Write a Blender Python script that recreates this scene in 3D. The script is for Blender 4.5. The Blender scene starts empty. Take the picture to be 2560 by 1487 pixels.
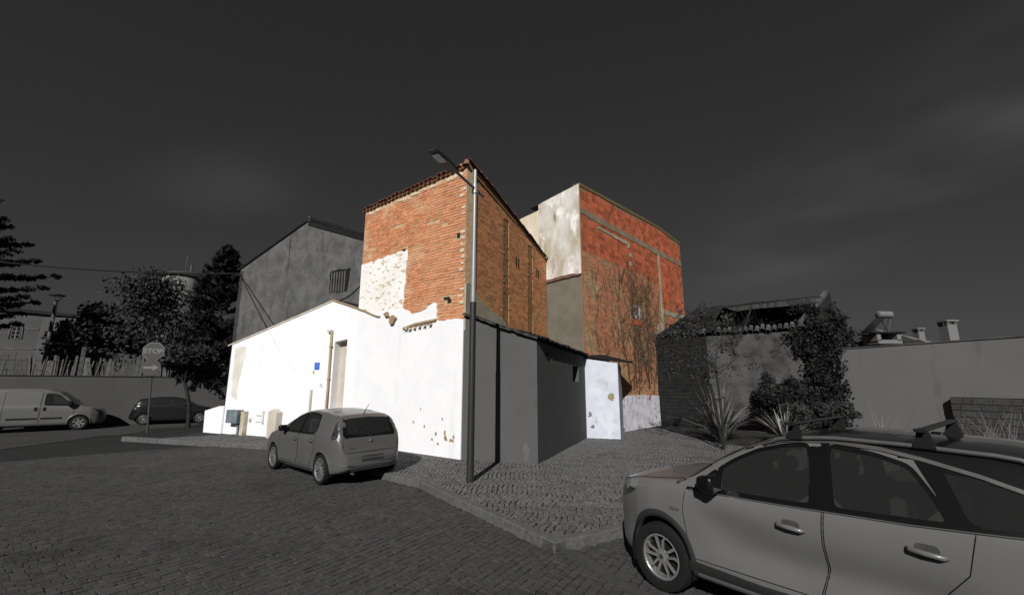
import bpy, bmesh, math, random
import numpy as np
from mathutils import Vector, Matrix

# ------------------------------------------------------------------ camera, sky, sun
S = bpy.context.scene
F_PX, CX, CY, HOR, CAMH = 1090.0, 1280.0, 743.5, 955.0, 2.1
PITCH = math.atan((HOR - CY) / F_PX)
cam_d = bpy.data.cameras.new('camera')
cam = bpy.data.objects.new('camera', cam_d)
S.collection.objects.link(cam)
cam.location = (0, 0, CAMH)
cam.rotation_euler = (math.pi / 2 + PITCH, 0, 0)
cam_d.sensor_fit = 'HORIZONTAL'; cam_d.sensor_width = 36.0
cam_d.lens = F_PX / 2560.0 * 36.0
cam_d.clip_start = 0.05; cam_d.clip_end = 3000
S.camera = cam

SUN_AZ, SUN_EL = math.radians(78.0), math.radians(32.0)   # direction the light travels
sun_dir = Vector((math.cos(SUN_AZ) * math.cos(SUN_EL), math.sin(SUN_AZ) * math.cos(SUN_EL), -math.sin(SUN_EL)))
ld = bpy.data.lights.new('sun', 'SUN'); ld.energy = 5.0; ld.angle = math.radians(0.55); ld.color = (1.0, 0.98, 0.955)
sun = bpy.data.objects.new('sun', ld); S.collection.objects.link(sun)
sun.rotation_euler = sun_dir.to_track_quat('-Z', 'Y').to_euler(); sun.location = (-30, -40, 40)

w = bpy.data.worlds.new('World'); S.world = w; w.use_nodes = True
nt = w.node_tree; nt.nodes.clear()
def wn(t, **kw):
    n = nt.nodes.new(t)
    for k, v in kw.items(): setattr(n, k, v)
    return n
sky = wn('ShaderNodeTexSky', sky_type='NISHITA')
sky.sun_disc = False; sky.sun_elevation = SUN_EL
sky.sun_rotation = math.atan2(-sun_dir.x, -sun_dir.y); sky.air_density = 1.0; sky.dust_density = 0.6; sky.altitude = 100
bw = wn('ShaderNodeRGBToBW'); nt.links.new(sky.outputs[0], bw.inputs[0])
pw = wn('ShaderNodeMath', operation='POWER'); nt.links.new(bw.outputs[0], pw.inputs[0]); pw.inputs[1].default_value = 0.62
tc = wn('ShaderNodeTexCoord')
mp = wn('ShaderNodeMapping'); mp.inputs['Scale'].default_value = (1.3, 1.3, 4.2); mp.inputs['Location'].default_value = (0.35, 0.1, 0.2)
mp.inputs['Rotation'].default_value = (0.0, 0.22, 0.0)
nt.links.new(tc.outputs['Generated'], mp.inputs[0])
nz = wn('ShaderNodeTexNoise'); nz.inputs['Scale'].default_value = 1.6; nz.inputs['Detail'].default_value = 2.5; nz.inputs['Roughness'].default_value = 0.45
nt.links.new(mp.outputs[0], nz.inputs['Vector'])
cr = wn('ShaderNodeMapRange'); cr.interpolation_type = 'SMOOTHSTEP'
cr.inputs['From Min'].default_value = 0.34; cr.inputs['From Max'].default_value = 0.66
cr.inputs['To Min'].default_value = 0.0; cr.inputs['To Max'].default_value = 1.0
nt.links.new(nz.outputs[0], cr.inputs[0])
def cloud_bank(u, v, width, gain):      # a soft bank of thin cloud around one bearing
    x, z = u-CX, CY-v
    d = Vector((x, F_PX*math.cos(PITCH)-z*math.sin(PITCH), F_PX*math.sin(PITCH)+z*math.cos(PITCH))).normalized()
    sb = wn('ShaderNodeVectorMath', operation='SUBTRACT'); nt.links.new(tc.outputs['Generated'], sb.inputs[0]); sb.inputs[1].default_value = d
    mm = wn('ShaderNodeMapping'); mm.vector_type = 'TEXTURE'; mm.inputs['Scale'].default_value = width; mm.inputs['Rotation'].default_value = (0, -0.35, -math.atan2(d.x, d.y)); nt.links.new(sb.outputs[0], mm.inputs[0])
    ln = wn('ShaderNodeVectorMath', operation='LENGTH'); nt.links.new(mm.outputs[0], ln.inputs[0])
    mr = wn('ShaderNodeMapRange'); mr.interpolation_type = 'SMOOTHSTEP'; mr.inputs['From Min'].default_value = 1.0; mr.inputs['From Max'].default_value = 0.0; mr.inputs['To Max'].default_value = gain
    nt.links.new(ln.outputs['Value'], mr.inputs[0]); return mr.outputs[0]
b1 = cloud_bank(2230, 420, (.50,.5,.16), 1.5); b2 = cloud_bank(600, 455, (.22,.3,.10), .45); b3 = cloud_bank(2520, 330, (.30,.4,.12), 1.2)
ad = wn('ShaderNodeMath', operation='ADD'); nt.links.new(b1, ad.inputs[0]); nt.links.new(b2, ad.inputs[1])
ad2 = wn('ShaderNodeMath', operation='ADD'); nt.links.new(ad.outputs[0], ad2.inputs[0]); nt.links.new(b3, ad2.inputs[1])
mc = wn('ShaderNodeMath', operation='MULTIPLY'); nt.links.new(ad2.outputs[0], mc.inputs[0]); nt.links.new(cr.outputs[0], mc.inputs[1])
m1 = wn('ShaderNodeMath', operation='MULTIPLY_ADD'); nt.links.new(mc.outputs[0], m1.inputs[0]); m1.inputs[1].default_value = 0.366; m1.inputs[2].default_value = 0.366
ml = wn('ShaderNodeMath', operation='MULTIPLY'); nt.links.new(pw.outputs[0], ml.inputs[0]); nt.links.new(m1.outputs[0], ml.inputs[1])
bg = wn('ShaderNodeBackground'); bg.inputs['Strength'].default_value = 0.05
nt.links.new(ml.outputs[0], bg.inputs['Color'])
wo = wn('ShaderNodeOutputWorld'); nt.links.new(bg.outputs[0], wo.inputs[0])

S.view_settings.view_transform = 'Standard'; S.view_settings.look = 'None'
S.view_settings.exposure = 0.0; S.view_settings.gamma = 1.0; S.view_settings.use_curve_mapping = False
S.render.engine = 'CYCLES'
S.cycles.use_denoising = True
S.cycles.max_bounces = 8; S.cycles.transparent_max_bounces = 12

RNG = np.random.default_rng(7); random.seed(7)
COL = S.collection

# ------------------------------------------------------------------ survey helpers (photo measurement -> metres)
def ray(u, v):
    x = u - CX; z = CY - v
    return np.array([x, F_PX * math.cos(PITCH) - z * math.sin(PITCH), F_PX * math.sin(PITCH) + z * math.cos(PITCH)])
def G(u, v, z=0.0):
    r = ray(u, v); t = (z - CAMH) / r[2]; p = r * t; p[2] = z; return p
def at(u, v, Y):
    r = ray(u, v); p = r * (Y / r[1]); p[2] += CAMH; return p
def hgt(u, v, P):
    r = ray(u, v); return CAMH + r[2] * P[1] / r[1]
def ud(deg):
    a = math.radians(deg); return np.array([math.cos(a), math.sin(a), 0.0])

# ------------------------------------------------------------------ object helpers
def tag(o, label=None, cat=None, group=None, kind=None):
    if label: o['label'] = label
    if cat: o['category'] = cat
    if group: o['group'] = group
    if kind: o['kind'] = kind
    return o
def attach(o, parent):
    if parent is not None:
        o.parent = parent
        m = Matrix.Identity(4); p = parent
        ms = []
        while p is not None:
            ms.append(p); p = p.parent
        for q in reversed(ms):
            m = m @ q.matrix_parent_inverse @ q.matrix_basis
        o.matrix_parent_inverse = m.inverted()
def empty(name, loc, rz=0.0):
    o = bpy.data.objects.new(name, None); COL.objects.link(o)
    o.location = loc; o.rotation_euler = (0, 0, rz); o.empty_display_size = 0.2
    return o
def link(name, me, parent=None, local=False):
    o = bpy.data.objects.new(name, me); COL.objects.link(o)
    if parent is not None:
        if local: o.parent = parent
        else: attach(o, parent)
    return o
class MB:
    def __init__(s): s.v = []; s.f = []; s.n = 0
    def add(s, verts, faces):
        n = s.n; s.v.extend([tuple(map(float, p)) for p in verts]); s.f.extend([tuple(i + n for i in f) for f in faces]); s.n += len(verts)
        return s
    def box(s, c, h, R=None):
        c = np.array(c, float); vs = []
        for sx, sy, sz in ((-1,-1,-1),(1,-1,-1),(1,1,-1),(-1,1,-1),(-1,-1,1),(1,-1,1),(1,1,1),(-1,1,1)):
            p = np.array([sx*h[0], sy*h[1], sz*h[2]])
            if R is not None: p = R @ p
            vs.append(c + p)
        return s.add(vs, [(0,3,2,1),(4,5,6,7),(0,1,5,4),(1,2,6,5),(2,3,7,6),(3,0,4,7)])
    def tube(s, pts, r, n=8, cap=True):
        pts = [np.array(p, float) for p in pts]
        rs = r if hasattr(r, '__len__') else [r] * len(pts)
        base = []; prev = None
        for i, p in enumerate(pts):
            t = pts[min(i+1, len(pts)-1)] - pts[max(i-1, 0)]; t = t / (np.linalg.norm(t) + 1e-9)
            if prev is None:
                a = np.array([0,0,1.0]) if abs(t[2]) < .9 else np.array([1.0,0,0])
                e1 = np.cross(t, a)
            else: e1 = prev - t * prev.dot(t)
            e1 = e1 / (np.linalg.norm(e1) + 1e-9); prev = e1; e2 = np.cross(t, e1)
            for k in range(n):
                a = 2*math.pi*k/n; base.append(p + rs[i]*(math.cos(a)*e1 + math.sin(a)*e2))
        fs = []
        for i in range(len(pts)-1):
            for k in range(n): fs.append((i*n+k, i*n+(k+1)%n, (i+1)*n+(k+1)%n, (i+1)*n+k))
        if cap:
            fs.append(tuple(range(n-1,-1,-1))); fs.append(tuple((len(pts)-1)*n+k for k in range(n)))
        return s.add(base, fs)
    def lathe(s, prof, c=(0,0,0), axis='z', n=24, closed=False):
        vs = []
        for (r, h) in prof:
            for k in range(n):
                a = 2*math.pi*k/n; x, y = r*math.cos(a), r*math.sin(a)
                p = (x, y, h) if axis == 'z' else (x, h, y)
                vs.append((p[0]+c[0], p[1]+c[1], p[2]+c[2]))
        fs = []; m = len(prof)
        for i in range(m if closed else m-1):
            j = (i+1) % m
            for k in range(n): fs.append((i*n+k, i*n+(k+1)%n, j*n+(k+1)%n, j*n+k))
        return s.add(vs, fs)
    def prism(s, pts3_front, off):
        """polygon extruded by vector off"""
        a = [np.array(p, float) for p in pts3_front]; off = np.array(off, float); n = len(a)
        b = [p + off for p in a]
        fs = [tuple(range(n)), tuple(range(2*n-1, n-1, -1))]
        for i in range(n): fs.append((i, n+i, n+(i+1)%n, (i+1)%n))
        return s.add(a + b, fs)
    def mesh(s, name):
        me = bpy.data.meshes.new(name); me.from_pydata(s.v, [], s.f); me.update(); return me
    def build(s, name, mat, parent=None, smooth=False, local=False, fix=True, autosmooth=None):
        me = s.mesh(name)
        if fix:
            bm = bmesh.new(); bm.from_mesh(me); bmesh.ops.recalc_face_normals(bm, faces=bm.faces); bm.to_mesh(me); bm.free()
        me.materials.append(mat)
        if smooth:
            me.shade_smooth()
            if autosmooth:
                try: me.set_sharp_from_angle(angle=math.radians(autosmooth))
                except Exception: pass
        return link(name, me, parent, local)
def bulk(name, V, Fq, mat, parent=None, local=False):
    """fast mesh from numpy quads"""
    me = bpy.data.meshes.new(name)
    V = np.asarray(V, np.float32); Fq = np.asarray(Fq, np.int32)
    k = Fq.shape[1]
    me.vertices.add(len(V)); me.vertices.foreach_set('co', V.ravel())
    me.loops.add(Fq.size); me.loops.foreach_set('vertex_index', Fq.ravel())
    me.polygons.add(len(Fq)); me.polygons.foreach_set('loop_start', np.arange(0, Fq.size, k, dtype=np.int32))
    try: me.polygons.foreach_set('loop_total', np.full(len(Fq), k, np.int32))
    except Exception: pass
    me.update(calc_edges=True); me.validate(); me.shade_flat()
    me.materials.append(mat)
    return link(name, me, parent, local)
class Frame:
    """vertical wall frame: s along the wall, o outwards, z up"""
    def __init__(f, P, U, flip=False):
        f.P = np.array([P[0], P[1], 0.0]); U = np.array([U[0], U[1], 0.0]); f.U = U/np.linalg.norm(U)
        n = np.array([-f.U[1], f.U[0], 0.0]); f.N = -n if flip else n
        f.R = np.column_stack([f.U, f.N, np.array([0,0,1.0])])
    def p(f, s, o, z): return f.P + f.U*s + f.N*o + np.array([0,0,z])
    def prism(f, mb, pts, o0, o1):
        mb.prism([f.p(s, o0, z) for s, z in pts], f.N*(o1-o0)); return mb
    def box(f, mb, s0, s1, o0, o1, z0, z1):
        mb.box(f.p((s0+s1)/2, (o0+o1)/2, (z0+z1)/2), (abs(s1-s0)/2, abs(o1-o0)/2, abs(z1-z0)/2), f.R); return mb
    def M(f, s, o, z, rot=0.0, scale=(1,1,1)):
        m = Matrix([[f.U[0], f.N[0], 0, 0],[f.U[1], f.N[1], 0, 0],[0,0,1,0],[0,0,0,1]])
        p = f.p(s, o, z)
        return Matrix.Translation(Vector(p)) @ m @ Matrix.Rotation(rot, 4, 'Y') @ Matrix.Diagonal((*scale, 1))
def inst(name, me, M, parent):
    o = bpy.data.objects.new(name, me); COL.objects.link(o); attach(o, parent); o.matrix_basis = M; return o
def inpoly(x, y, poly):
    x = np.asarray(x, float); y = np.asarray(y, float); c = np.zeros(x.shape, bool); n = len(poly)
    j = n-1
    for i in range(n):
        xi, yi = poly[i]; xj, yj = poly[j]
        t = ((yi > y) != (yj > y)) & (x < (xj-xi)*(y-yi)/((yj-yi)+1e-12)+xi)
        c ^= t; j = i
    return c

# ------------------------------------------------------------------ materials
def srgb(v): 
    v = v/255.0
    return v/12.92 if v <= .04045 else ((v+.055)/1.055)**2.4
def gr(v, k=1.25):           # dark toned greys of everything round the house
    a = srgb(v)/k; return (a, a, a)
MATS = {}
def mat(name, c1, c2=None, scale=6.0, rough=0.85, bump=0.0, bscale=40.0, metal=0.0, spec=0.3, rand=0.0, stain=None, coat=0.0, detail=6.0, thr=(0.4, 0.62), stretch=None):
    if name in MATS: return MATS[name]
    m = bpy.data.materials.new(name); m.use_nodes = True; t = m.node_tree; N = t.nodes; Lk = t.links
    b = N['Principled BSDF']
    b.inputs['Roughness'].default_value = rough; b.inputs['Metallic'].default_value = metal
    b.inputs['Specular IOR Level'].default_value = spec; b.inputs['Coat Weight'].default_value = coat
    b.inputs['Coat Roughness'].default_value = 0.06
    tc = N.new('ShaderNodeTexCoord'); vec = tc.outputs['Object']
    if stretch:
        mpn = N.new('ShaderNodeMapping'); mpn.inputs['Scale'].default_value = stretch; Lk.new(vec, mpn.inputs[0]); vec2 = mpn.outputs[0]
    else: vec2 = vec
    c2 = c2 or tuple(x*.8 for x in c1)
    nz = N.new('ShaderNodeTexNoise'); nz.inputs['Scale'].default_value = scale; nz.inputs['Detail'].default_value = detail; nz.inputs['Roughness'].default_value = .6
    Lk.new(vec2, nz.inputs['Vector'])
    rp = N.new('ShaderNodeMapRange'); rp.inputs['From Min'].default_value = thr[0]; rp.inputs['From Max'].default_value = thr[1]
    Lk.new(nz.outputs[0], rp.inputs[0])
    mx = N.new('ShaderNodeMix'); mx.data_type = 'RGBA'; mx.inputs['A'].default_value = (*c1, 1); mx.inputs['B'].default_value = (*c2, 1)
    Lk.new(rp.outputs[0], mx.inputs['Factor']); out = mx.outputs['Result']
    for st in (stain or []):      # (colour, scale, lo, hi, stretch, offset)
        sc, ss, lo, hi, stt, off = st
        mpn = N.new('ShaderNodeMapping'); mpn.inputs['Scale'].default_value = stt; mpn.inputs['Location'].default_value = off; Lk.new(vec, mpn.inputs[0])
        n2 = N.new('ShaderNodeTexNoise'); n2.inputs['Scale'].default_value = ss; n2.inputs['Detail'].default_value = 5; n2.inputs['Roughness'].default_value = .62
        Lk.new(mpn.outputs[0], n2.inputs['Vector'])
        r2 = N.new('ShaderNodeMapRange'); r2.inputs['From Min'].default_value = lo; r2.inputs['From Max'].default_value = hi; Lk.new(n2.outputs[0], r2.inputs[0])
        m2 = N.new('ShaderNodeMix'); m2.data_type = 'RGBA'; Lk.new(r2.outputs[0], m2.inputs['Factor']); Lk.new(out, m2.inputs['A']); m2.inputs['B'].default_value = (*sc, 1)
        out = m2.outputs['Result']
    if rand:
        gi = N.new('ShaderNodeNewGeometry'); oi = N.new('ShaderNodeObjectInfo')
        ad = N.new('ShaderNodeMath'); ad.operation = 'ADD'; Lk.new(gi.outputs['Random Per Island'], ad.inputs[0]); Lk.new(oi.outputs['Random'], ad.inputs[1])
        fr = N.new('ShaderNodeMath'); fr.operation = 'FRACT'; Lk.new(ad.outputs[0], fr.inputs[0])
        mr = N.new('ShaderNodeMapRange'); mr.inputs['To Min'].default_value = 1-rand; mr.inputs['To Max'].default_value = 1+rand; Lk.new(fr.outputs[0], mr.inputs[0])
        hv = N.new('ShaderNodeHueSaturation'); Lk.new(out, hv.inputs['Color']); Lk.new(mr.outputs[0], hv.inputs['Value']); out = hv.outputs[0]
    Lk.new(out, b.inputs['Base Color'])
    if bump:
        n3 = N.new('ShaderNodeTexNoise'); n3.inputs['Scale'].default_value = bscale; n3.inputs['Detail'].default_value = 4; Lk.new(vec2, n3.inputs['Vector'])
        bp = N.new('ShaderNodeBump'); bp.inputs['Strength'].default_value = bump; bp.inputs['Distance'].default_value = .02; Lk.new(n3.outputs[0], bp.inputs['Height'])
        Lk.new(bp.outputs[0], b.inputs['Normal'])
    MATS[name] = m; return m
def leafmat(name, c1, c2):
    m = mat(name, c1, c2, scale=3.0, rough=.75, spec=.15, rand=.35); return m
def glassmat(name, tint, refl=1.0):
    if name in MATS: return MATS[name]
    m = bpy.data.materials.new(name); m.use_nodes = True; t = m.node_tree; t.nodes.clear()
    o = t.nodes.new('ShaderNodeOutputMaterial'); mx = t.nodes.new('ShaderNodeMixShader')
    tr = t.nodes.new('ShaderNodeBsdfTransparent'); tr.inputs[0].default_value = (tint, tint, tint, 1)
    gl = t.nodes.new('ShaderNodeBsdfGlossy'); gl.inputs['Roughness'].default_value = .03; gl.inputs[0].default_value = (.8,.8,.8,1)
    df = t.nodes.new('ShaderNodeBsdfDiffuse'); df.inputs[0].default_value = (.035,.035,.035,1); md = t.nodes.new('ShaderNodeMixShader'); md.inputs[0].default_value = .45   # grey diffuse film imitating milky window reflections
    t.links.new(tr.outputs[0], md.inputs[1]); t.links.new(df.outputs[0], md.inputs[2])
    fr = t.nodes.new('ShaderNodeFresnel'); fr.inputs[0].default_value = 1.5
    t.links.new(fr.outputs[0], mx.inputs[0]); t.links.new(md.outputs[0], mx.inputs[1]); t.links.new(gl.outputs[0], mx.inputs[2]); t.links.new(mx.outputs[0], o.inputs[0])
    MATS[name] = m; return m

M_white = mat('white_lime_plaster', (.77,.775,.79), (.735,.74,.76), scale=1.2, rough=.95, bump=.22, bscale=14,
              stain=[((.66,.655,.66), 1.1, .60, .74, (2.2,2.2,.25), (6,1,2)), ((.42,.36,.27), 2.4, .70, .78, (1,1,1.6), (3,1,0))])
M_patch = mat('flaking_lime_plaster', (.80,.79,.77), (.74,.72,.68), scale=1.2, rough=.95, bump=.5, bscale=22,
              stain=[((.45,.34,.20), 4.2, .565, .61, (1,1,2.3), (1.3,0,0.4))])
M_whiteshade = mat('shade_toned_patchy_plaster', (.55,.57,.63), (.47,.49,.56), scale=1.5, rough=.95, bump=.25, bscale=20,  # shade on this white wall is put into the blue-grey base colour
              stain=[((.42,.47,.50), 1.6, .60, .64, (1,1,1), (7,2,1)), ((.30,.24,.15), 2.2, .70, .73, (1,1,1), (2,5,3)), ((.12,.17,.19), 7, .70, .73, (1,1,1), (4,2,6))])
M_basewhite = mat('mossy_white_render', (.66,.66,.72), (.50,.48,.52), scale=2.5, rough=.95, bump=.4, bscale=25,
              stain=[((.22,.09,.10), 3.0, .57, .66, (1,1,.8), (1,1,1)), ((.20,.17,.10), 5, .60, .68, (1,1,1), (4,1,2))])
M_brick = mat('old_clay_brick', (.50,.185,.082), (.58,.27,.14), scale=7, rough=.9, bump=.4, bscale=60, rand=.16,
              stain=[((.55,.38,.24), 1.1, .50, .72, (1,1,1), (0,0,0)), ((.30,.17,.08), 4.5, .60, .74, (1,1,1), (5,2,1))])
M_brickr = mat('mossy_clay_brick', (.56,.22,.095), (.47,.21,.09), scale=4, rough=.92, bump=.06, bscale=60, rand=.3,
              stain=[((.44,.27,.11), .9, .54, .70, (1,1,.6), (2,0,0)), ((.32,.17,.08), 3.2, .58, .70, (1,1,1), (5,2,1))])
M_brickt = mat('weathered_thin_brick', (.42,.155,.08), (.34,.17,.09), scale=3, rough=.92, bump=.06, bscale=60, rand=.25,
              stain=[((.34,.25,.13), .8, .48, .66, (1,1,1), (2,3,0)), ((.16,.085,.055), 2.2, .58, .70, (1,1,.5), (8,2,1))])
M_block = mat('red_hollow_block', (.46,.088,.036), (.42,.105,.045), scale=2.2, rough=.85, bump=.06, bscale=50, rand=.36,
              stain=[((.32,.10,.05), 1.0, .46, .66, (1,1,.4), (2,3,0)), ((.22,.13,.065), 1.3, .56, .70, (1,1,.25), (6,3,4))])
M_mortar = mat('lime_mortar', (.50,.37,.235), (.40,.27,.15), scale=5, rough=.95, bump=.6, bscale=45)
M_mortarr = mat('mossy_mortar', (.40,.25,.13), (.32,.20,.09), scale=3, rough=.95, bump=.06, bscale=45)
M_mortart = mat('red_dust_mortar', (.30,.15,.08), (.24,.13,.07), scale=3, rough=.95, bump=.06, bscale=45)
M_conc = mat('weathered_concrete_render', (.60,.585,.56), (.47,.44,.38), scale=1.3, rough=.95, bump=.3, bscale=15, stretch=(1,1,.45),
              stain=[((.33,.28,.19), .9, .44, .66, (1,1,.5), (1,4,-3.2)), ((.74,.73,.72), 1.6, .52, .66, (1,1,.6), (9,4,1)), ((.17,.15,.11), 3, .62, .72, (1,1,.2), (4,4,0))])
M_olive = mat('bare_olive_shade_render', (.150,.132,.105), (.118,.108,.084), scale=1.4, rough=.95, bump=.4, bscale=20,  # bare render, with the shade on the lower wall mixed into its colour
              stain=[((.10,.11,.065), 1.5, .55, .7, (1,1,.7), (1,4,2))])
M_beam = mat('grey_concrete_beam', (.36,.33,.26), (.27,.25,.18), scale=2, rough=.95, bump=.3, bscale=20)
M_tilered = mat('weathered_roof_tile', (.20,.085,.06), (.13,.075,.055), scale=6, rough=.9, bump=.3, bscale=40, rand=.3)
M_beige = mat('beige_render', (.42,.37,.30), (.50,.46,.40), scale=1.5, rough=.9, stretch=(1,1,.5))
M_wood = mat('brown_wood_strip', (.27,.19,.11), (.36,.28,.17), scale=5, rough=.9, bump=.3, stretch=(1,1,.3))
M_hole = mat('dark_recess', (.02,.015,.01), rough=1)
# dark-toned surroundings
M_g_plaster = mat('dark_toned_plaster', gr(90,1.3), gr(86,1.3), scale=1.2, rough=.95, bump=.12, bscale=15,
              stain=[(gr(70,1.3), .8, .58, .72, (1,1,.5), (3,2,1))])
M_g_gable = mat('grey_stained_render', gr(104,1.3), gr(82,1.3), scale=1.6, rough=.95, bump=.3, bscale=12, thr=(.38,.64),
              stain=[(gr(46,1.3), 2.2, .60, .70, (1.6,1.6,.18), (3,2,.6)), (gr(62,1.3), 5, .58, .72, (1,1,1), (1,6,2))])
M_g_wall = mat('grey_garden_wall', gr(70,1.1), gr(66,1.1), scale=.6, rough=.95, bump=.08)
M_g_rwall = mat('grey_boundary_wall', gr(108,1.0), gr(104,1.0), scale=.5, rough=.95, bump=.08, stain=[(gr(96,1.0), 1.3, .6, .7, (1,1,.3), (0,0,0))])
M_g_block = mat('grey_block_wall', gr(74,1.0), gr(58,1.0), scale=3, rough=.95, bump=.4, rand=.15)
M_g_ruin = mat('pale_peeling_plaster', gr(84,1.25), gr(54,1.25), scale=1.4, rough=.95, bump=.5, bscale=20, thr=(.40,.66), stain=[(gr(40,1.25), 3, .58, .66, (1,1,1.6), (2,2,1))])
M_g_rubble = mat('dark_rubble_masonry', gr(30,1.2), gr(18,1.2), scale=3, rough=.95, bump=.5, rand=.3)
M_g_stone = mat('dark_rubble_stone', gr(34,1.2), gr(20,1.2), scale=5, rough=.95, bump=.4, rand=.4)
M_g_sett = mat('granite_sett', gr(62,.88), gr(50,.88), scale=9, rough=.9, bump=.4, bscale=70, rand=.15, thr=(.32,.7), stain=[(gr(38,.88), .5, .52, .74, (1,1,1), (3,1,0)), (gr(66,.88), .8, .56, .74, (1,1,1), (9,4,0))])
M_g_joint = mat('dark_joint_soil', gr(30,.82), gr(18,.82), scale=8, rough=1)
M_g_road = mat('far_sett_paving', gr(54,.82), gr(42,.82), scale=7, rough=.95, bump=.9, bscale=9, stain=[(gr(38,.82), .35, .5, .75, (1,1,1), (3,1,0))])
M_g_pave = mat('limestone_paving', gr(92,.85), gr(76,.85), scale=8, rough=.9, bump=.5, bscale=70, rand=.2, thr=(.35,.7), stain=[(gr(62,.85), .7, .56, .72, (1,1,1), (2,5,0))])
M_g_pfar = mat('far_limestone_paving', gr(80,.85), gr(66,.85), scale=9, rough=.95, bump=.9, bscale=12)
M_g_kerb = mat('granite_kerb', gr(84,.85), gr(68,.85), scale=12, rough=.9, bump=.25, bscale=60, rand=.1)
M_g_strip = mat('concrete_strip', gr(60,.85), gr(52,.85), scale=5, rough=.95, bump=.3)
M_g_soil = mat('dark_soil', gr(40,.85), gr(22,.85), scale=4, rough=1, bump=.8, bscale=20)
M_g_earth = mat('far_ground', gr(50,.85), gr(40,.85), scale=.3, rough=1)
M_g_tile = mat('dark_roof_tile', gr(62,1.2), gr(36,1.2), scale=5, rough=.9, bump=.3, rand=.35)
M_g_tiled = mat('sooty_roof_tile', gr(34,1.2), gr(16,1.2), scale=5, rough=.9, bump=.3, rand=.4)
M_g_tilel = mat('pale_edge_tile', gr(88,1.2), gr(52,1.2), scale=7, rough=.9, bump=.3, rand=.35)
M_g_wood = mat('grey_dry_wood', gr(76,1.2), gr(48,1.2), scale=6, rough=.9, bump=.3, stretch=(1,1,.3), rand=.3)
M_g_beam = mat('dark_old_timber', gr(40,1.2), gr(24,1.2), scale=6, rough=.9, bump=.3)
M_g_stake = mat('grey_reed_stake', gr(96,1.2), gr(64,1.2), scale=4, rough=.9, rand=.35)
M_bark = mat('dark_bark', gr(46,1.2), gr(30,1.2), scale=12, rough=.95, bump=.6, bscale=40)
M_dkleaf = leafmat('dark_conifer_leaf', gr(30,1.0), gr(16,1.0))
M_leaf = leafmat('grey_toned_leaf', gr(58,1.0), gr(30,1.0))
M_leafl = leafmat('pale_toned_leaf', gr(62,1.0), gr(34,1.0))
M_ivy = leafmat('ivy_leaf', gr(42,1.0), gr(20,1.0))
M_blade = leafmat('flax_blade', gr(120,1.0), gr(78,1.0))
M_vine = mat('dry_vine_stem', (.040,.028,.017), (.075,.054,.030), scale=8, rough=.95, rand=.3)
M_pole = mat('galvanised_pole', (.30,.31,.31), (.26,.27,.27), scale=20, rough=.45, metal=.35, spec=.5)
M_poled = mat('dark_painted_pole', gr(46,1.2), gr(40,1.2), scale=20, rough=.5, spec=.4)
M_lum = mat('dark_lamp_housing', gr(38,1.2), gr(34,1.2), scale=10, rough=.5, spec=.4)
M_lens = mat('frosted_lamp_lens', gr(120,.6), gr(110,.6), scale=10, rough=.3, spec=.5)
M_black = mat('black_rubber', (.006,.006,.006), (.004,.004,.004), scale=20, rough=.85, bump=.2)
M_blackg = mat('gloss_black_trim', (.004,.004,.004), (.004,.004,.004), rough=.35, spec=.3)
M_plast = mat('dark_grey_plastic', gr(44,1.2), gr(40,1.2), scale=60, rough=.7, bump=.1, bscale=200)
M_int = mat('dark_cabin_trim', gr(64,1.0), gr(52,1.0), scale=10, rough=.9)
M_seat = mat('dark_seat_fabric', gr(84,1.0), gr(70,1.0), scale=10, rough=.95)
M_silver = mat('silver_car_paint', gr(100,1.1), gr(98,1.1), scale=2, rough=.3, spec=.35, coat=.12, metal=.0)
M_hatch = mat('beige_grey_car_paint', gr(82,1.05), gr(80,1.05), scale=2, rough=.34, spec=.4, coat=.3, metal=.0)
M_vanp = mat('white_van_paint', gr(98,1.1), gr(94,1.1), scale=2, rough=.35, spec=.5, coat=.3)
M_darkp = mat('black_car_paint', gr(26,1.1), gr(24,1.1), scale=2, rough=.2, spec=.5, coat=.6)
M_alloy = mat('alloy_wheel', gr(118,1.0), gr(110,1.0), scale=10, rough=.4, spec=.5, metal=.3)
M_chrome = mat('satin_chrome', gr(92,1.0), gr(86,1.0), scale=10, rough=.45, metal=.3)
M_lampc = mat('headlamp_glass', gr(48,1.0), gr(30,1.0), scale=14, rough=.1, spec=.6, coat=.5)
M_tail = mat('tail_lamp_glass', gr(58,1.0), gr(40,1.0), scale=10, rough=.12, spec=.6, coat=.5)
M_seam = mat('panel_gap', (.003,.003,.003), rough=.9)
M_glass = glassmat('tinted_car_glass', .72)
M_glassd = glassmat('privacy_car_glass', .25)
M_winp = mat('dark_window_pane', gr(22,1), gr(18,1), rough=.08, spec=.6)
M_plate = mat('blank_number_plate', gr(50,1.1), gr(44,1.1), scale=8, rough=.6)
M_signg = mat('grey_toned_sign', gr(62,1.15), gr(58,1.15), scale=4, rough=.5, spec=.4)
M_signw = mat('pale_sign_marking', gr(112,1.1), gr(108,1.1), scale=4, rough=.5, spec=.4)
M_blue = mat('blue_enamel', (.03,.12,.62), (.03,.10,.5), scale=10, rough=.5)
M_bluegl = mat('pale_blue_marking', (.25,.42,.85), (.22,.4,.8), scale=10, rough=.5)
M_greybox = mat('blue_grey_steel', (.10,.14,.17), (.20,.22,.22), scale=3, rough=.6)
M_cable = mat('black_cable', gr(20,1), gr(16,1), rough=.8)
M_cablew = mat('whitewashed_cable', (.62,.62,.62), (.55,.55,.55), rough=.8)

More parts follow.
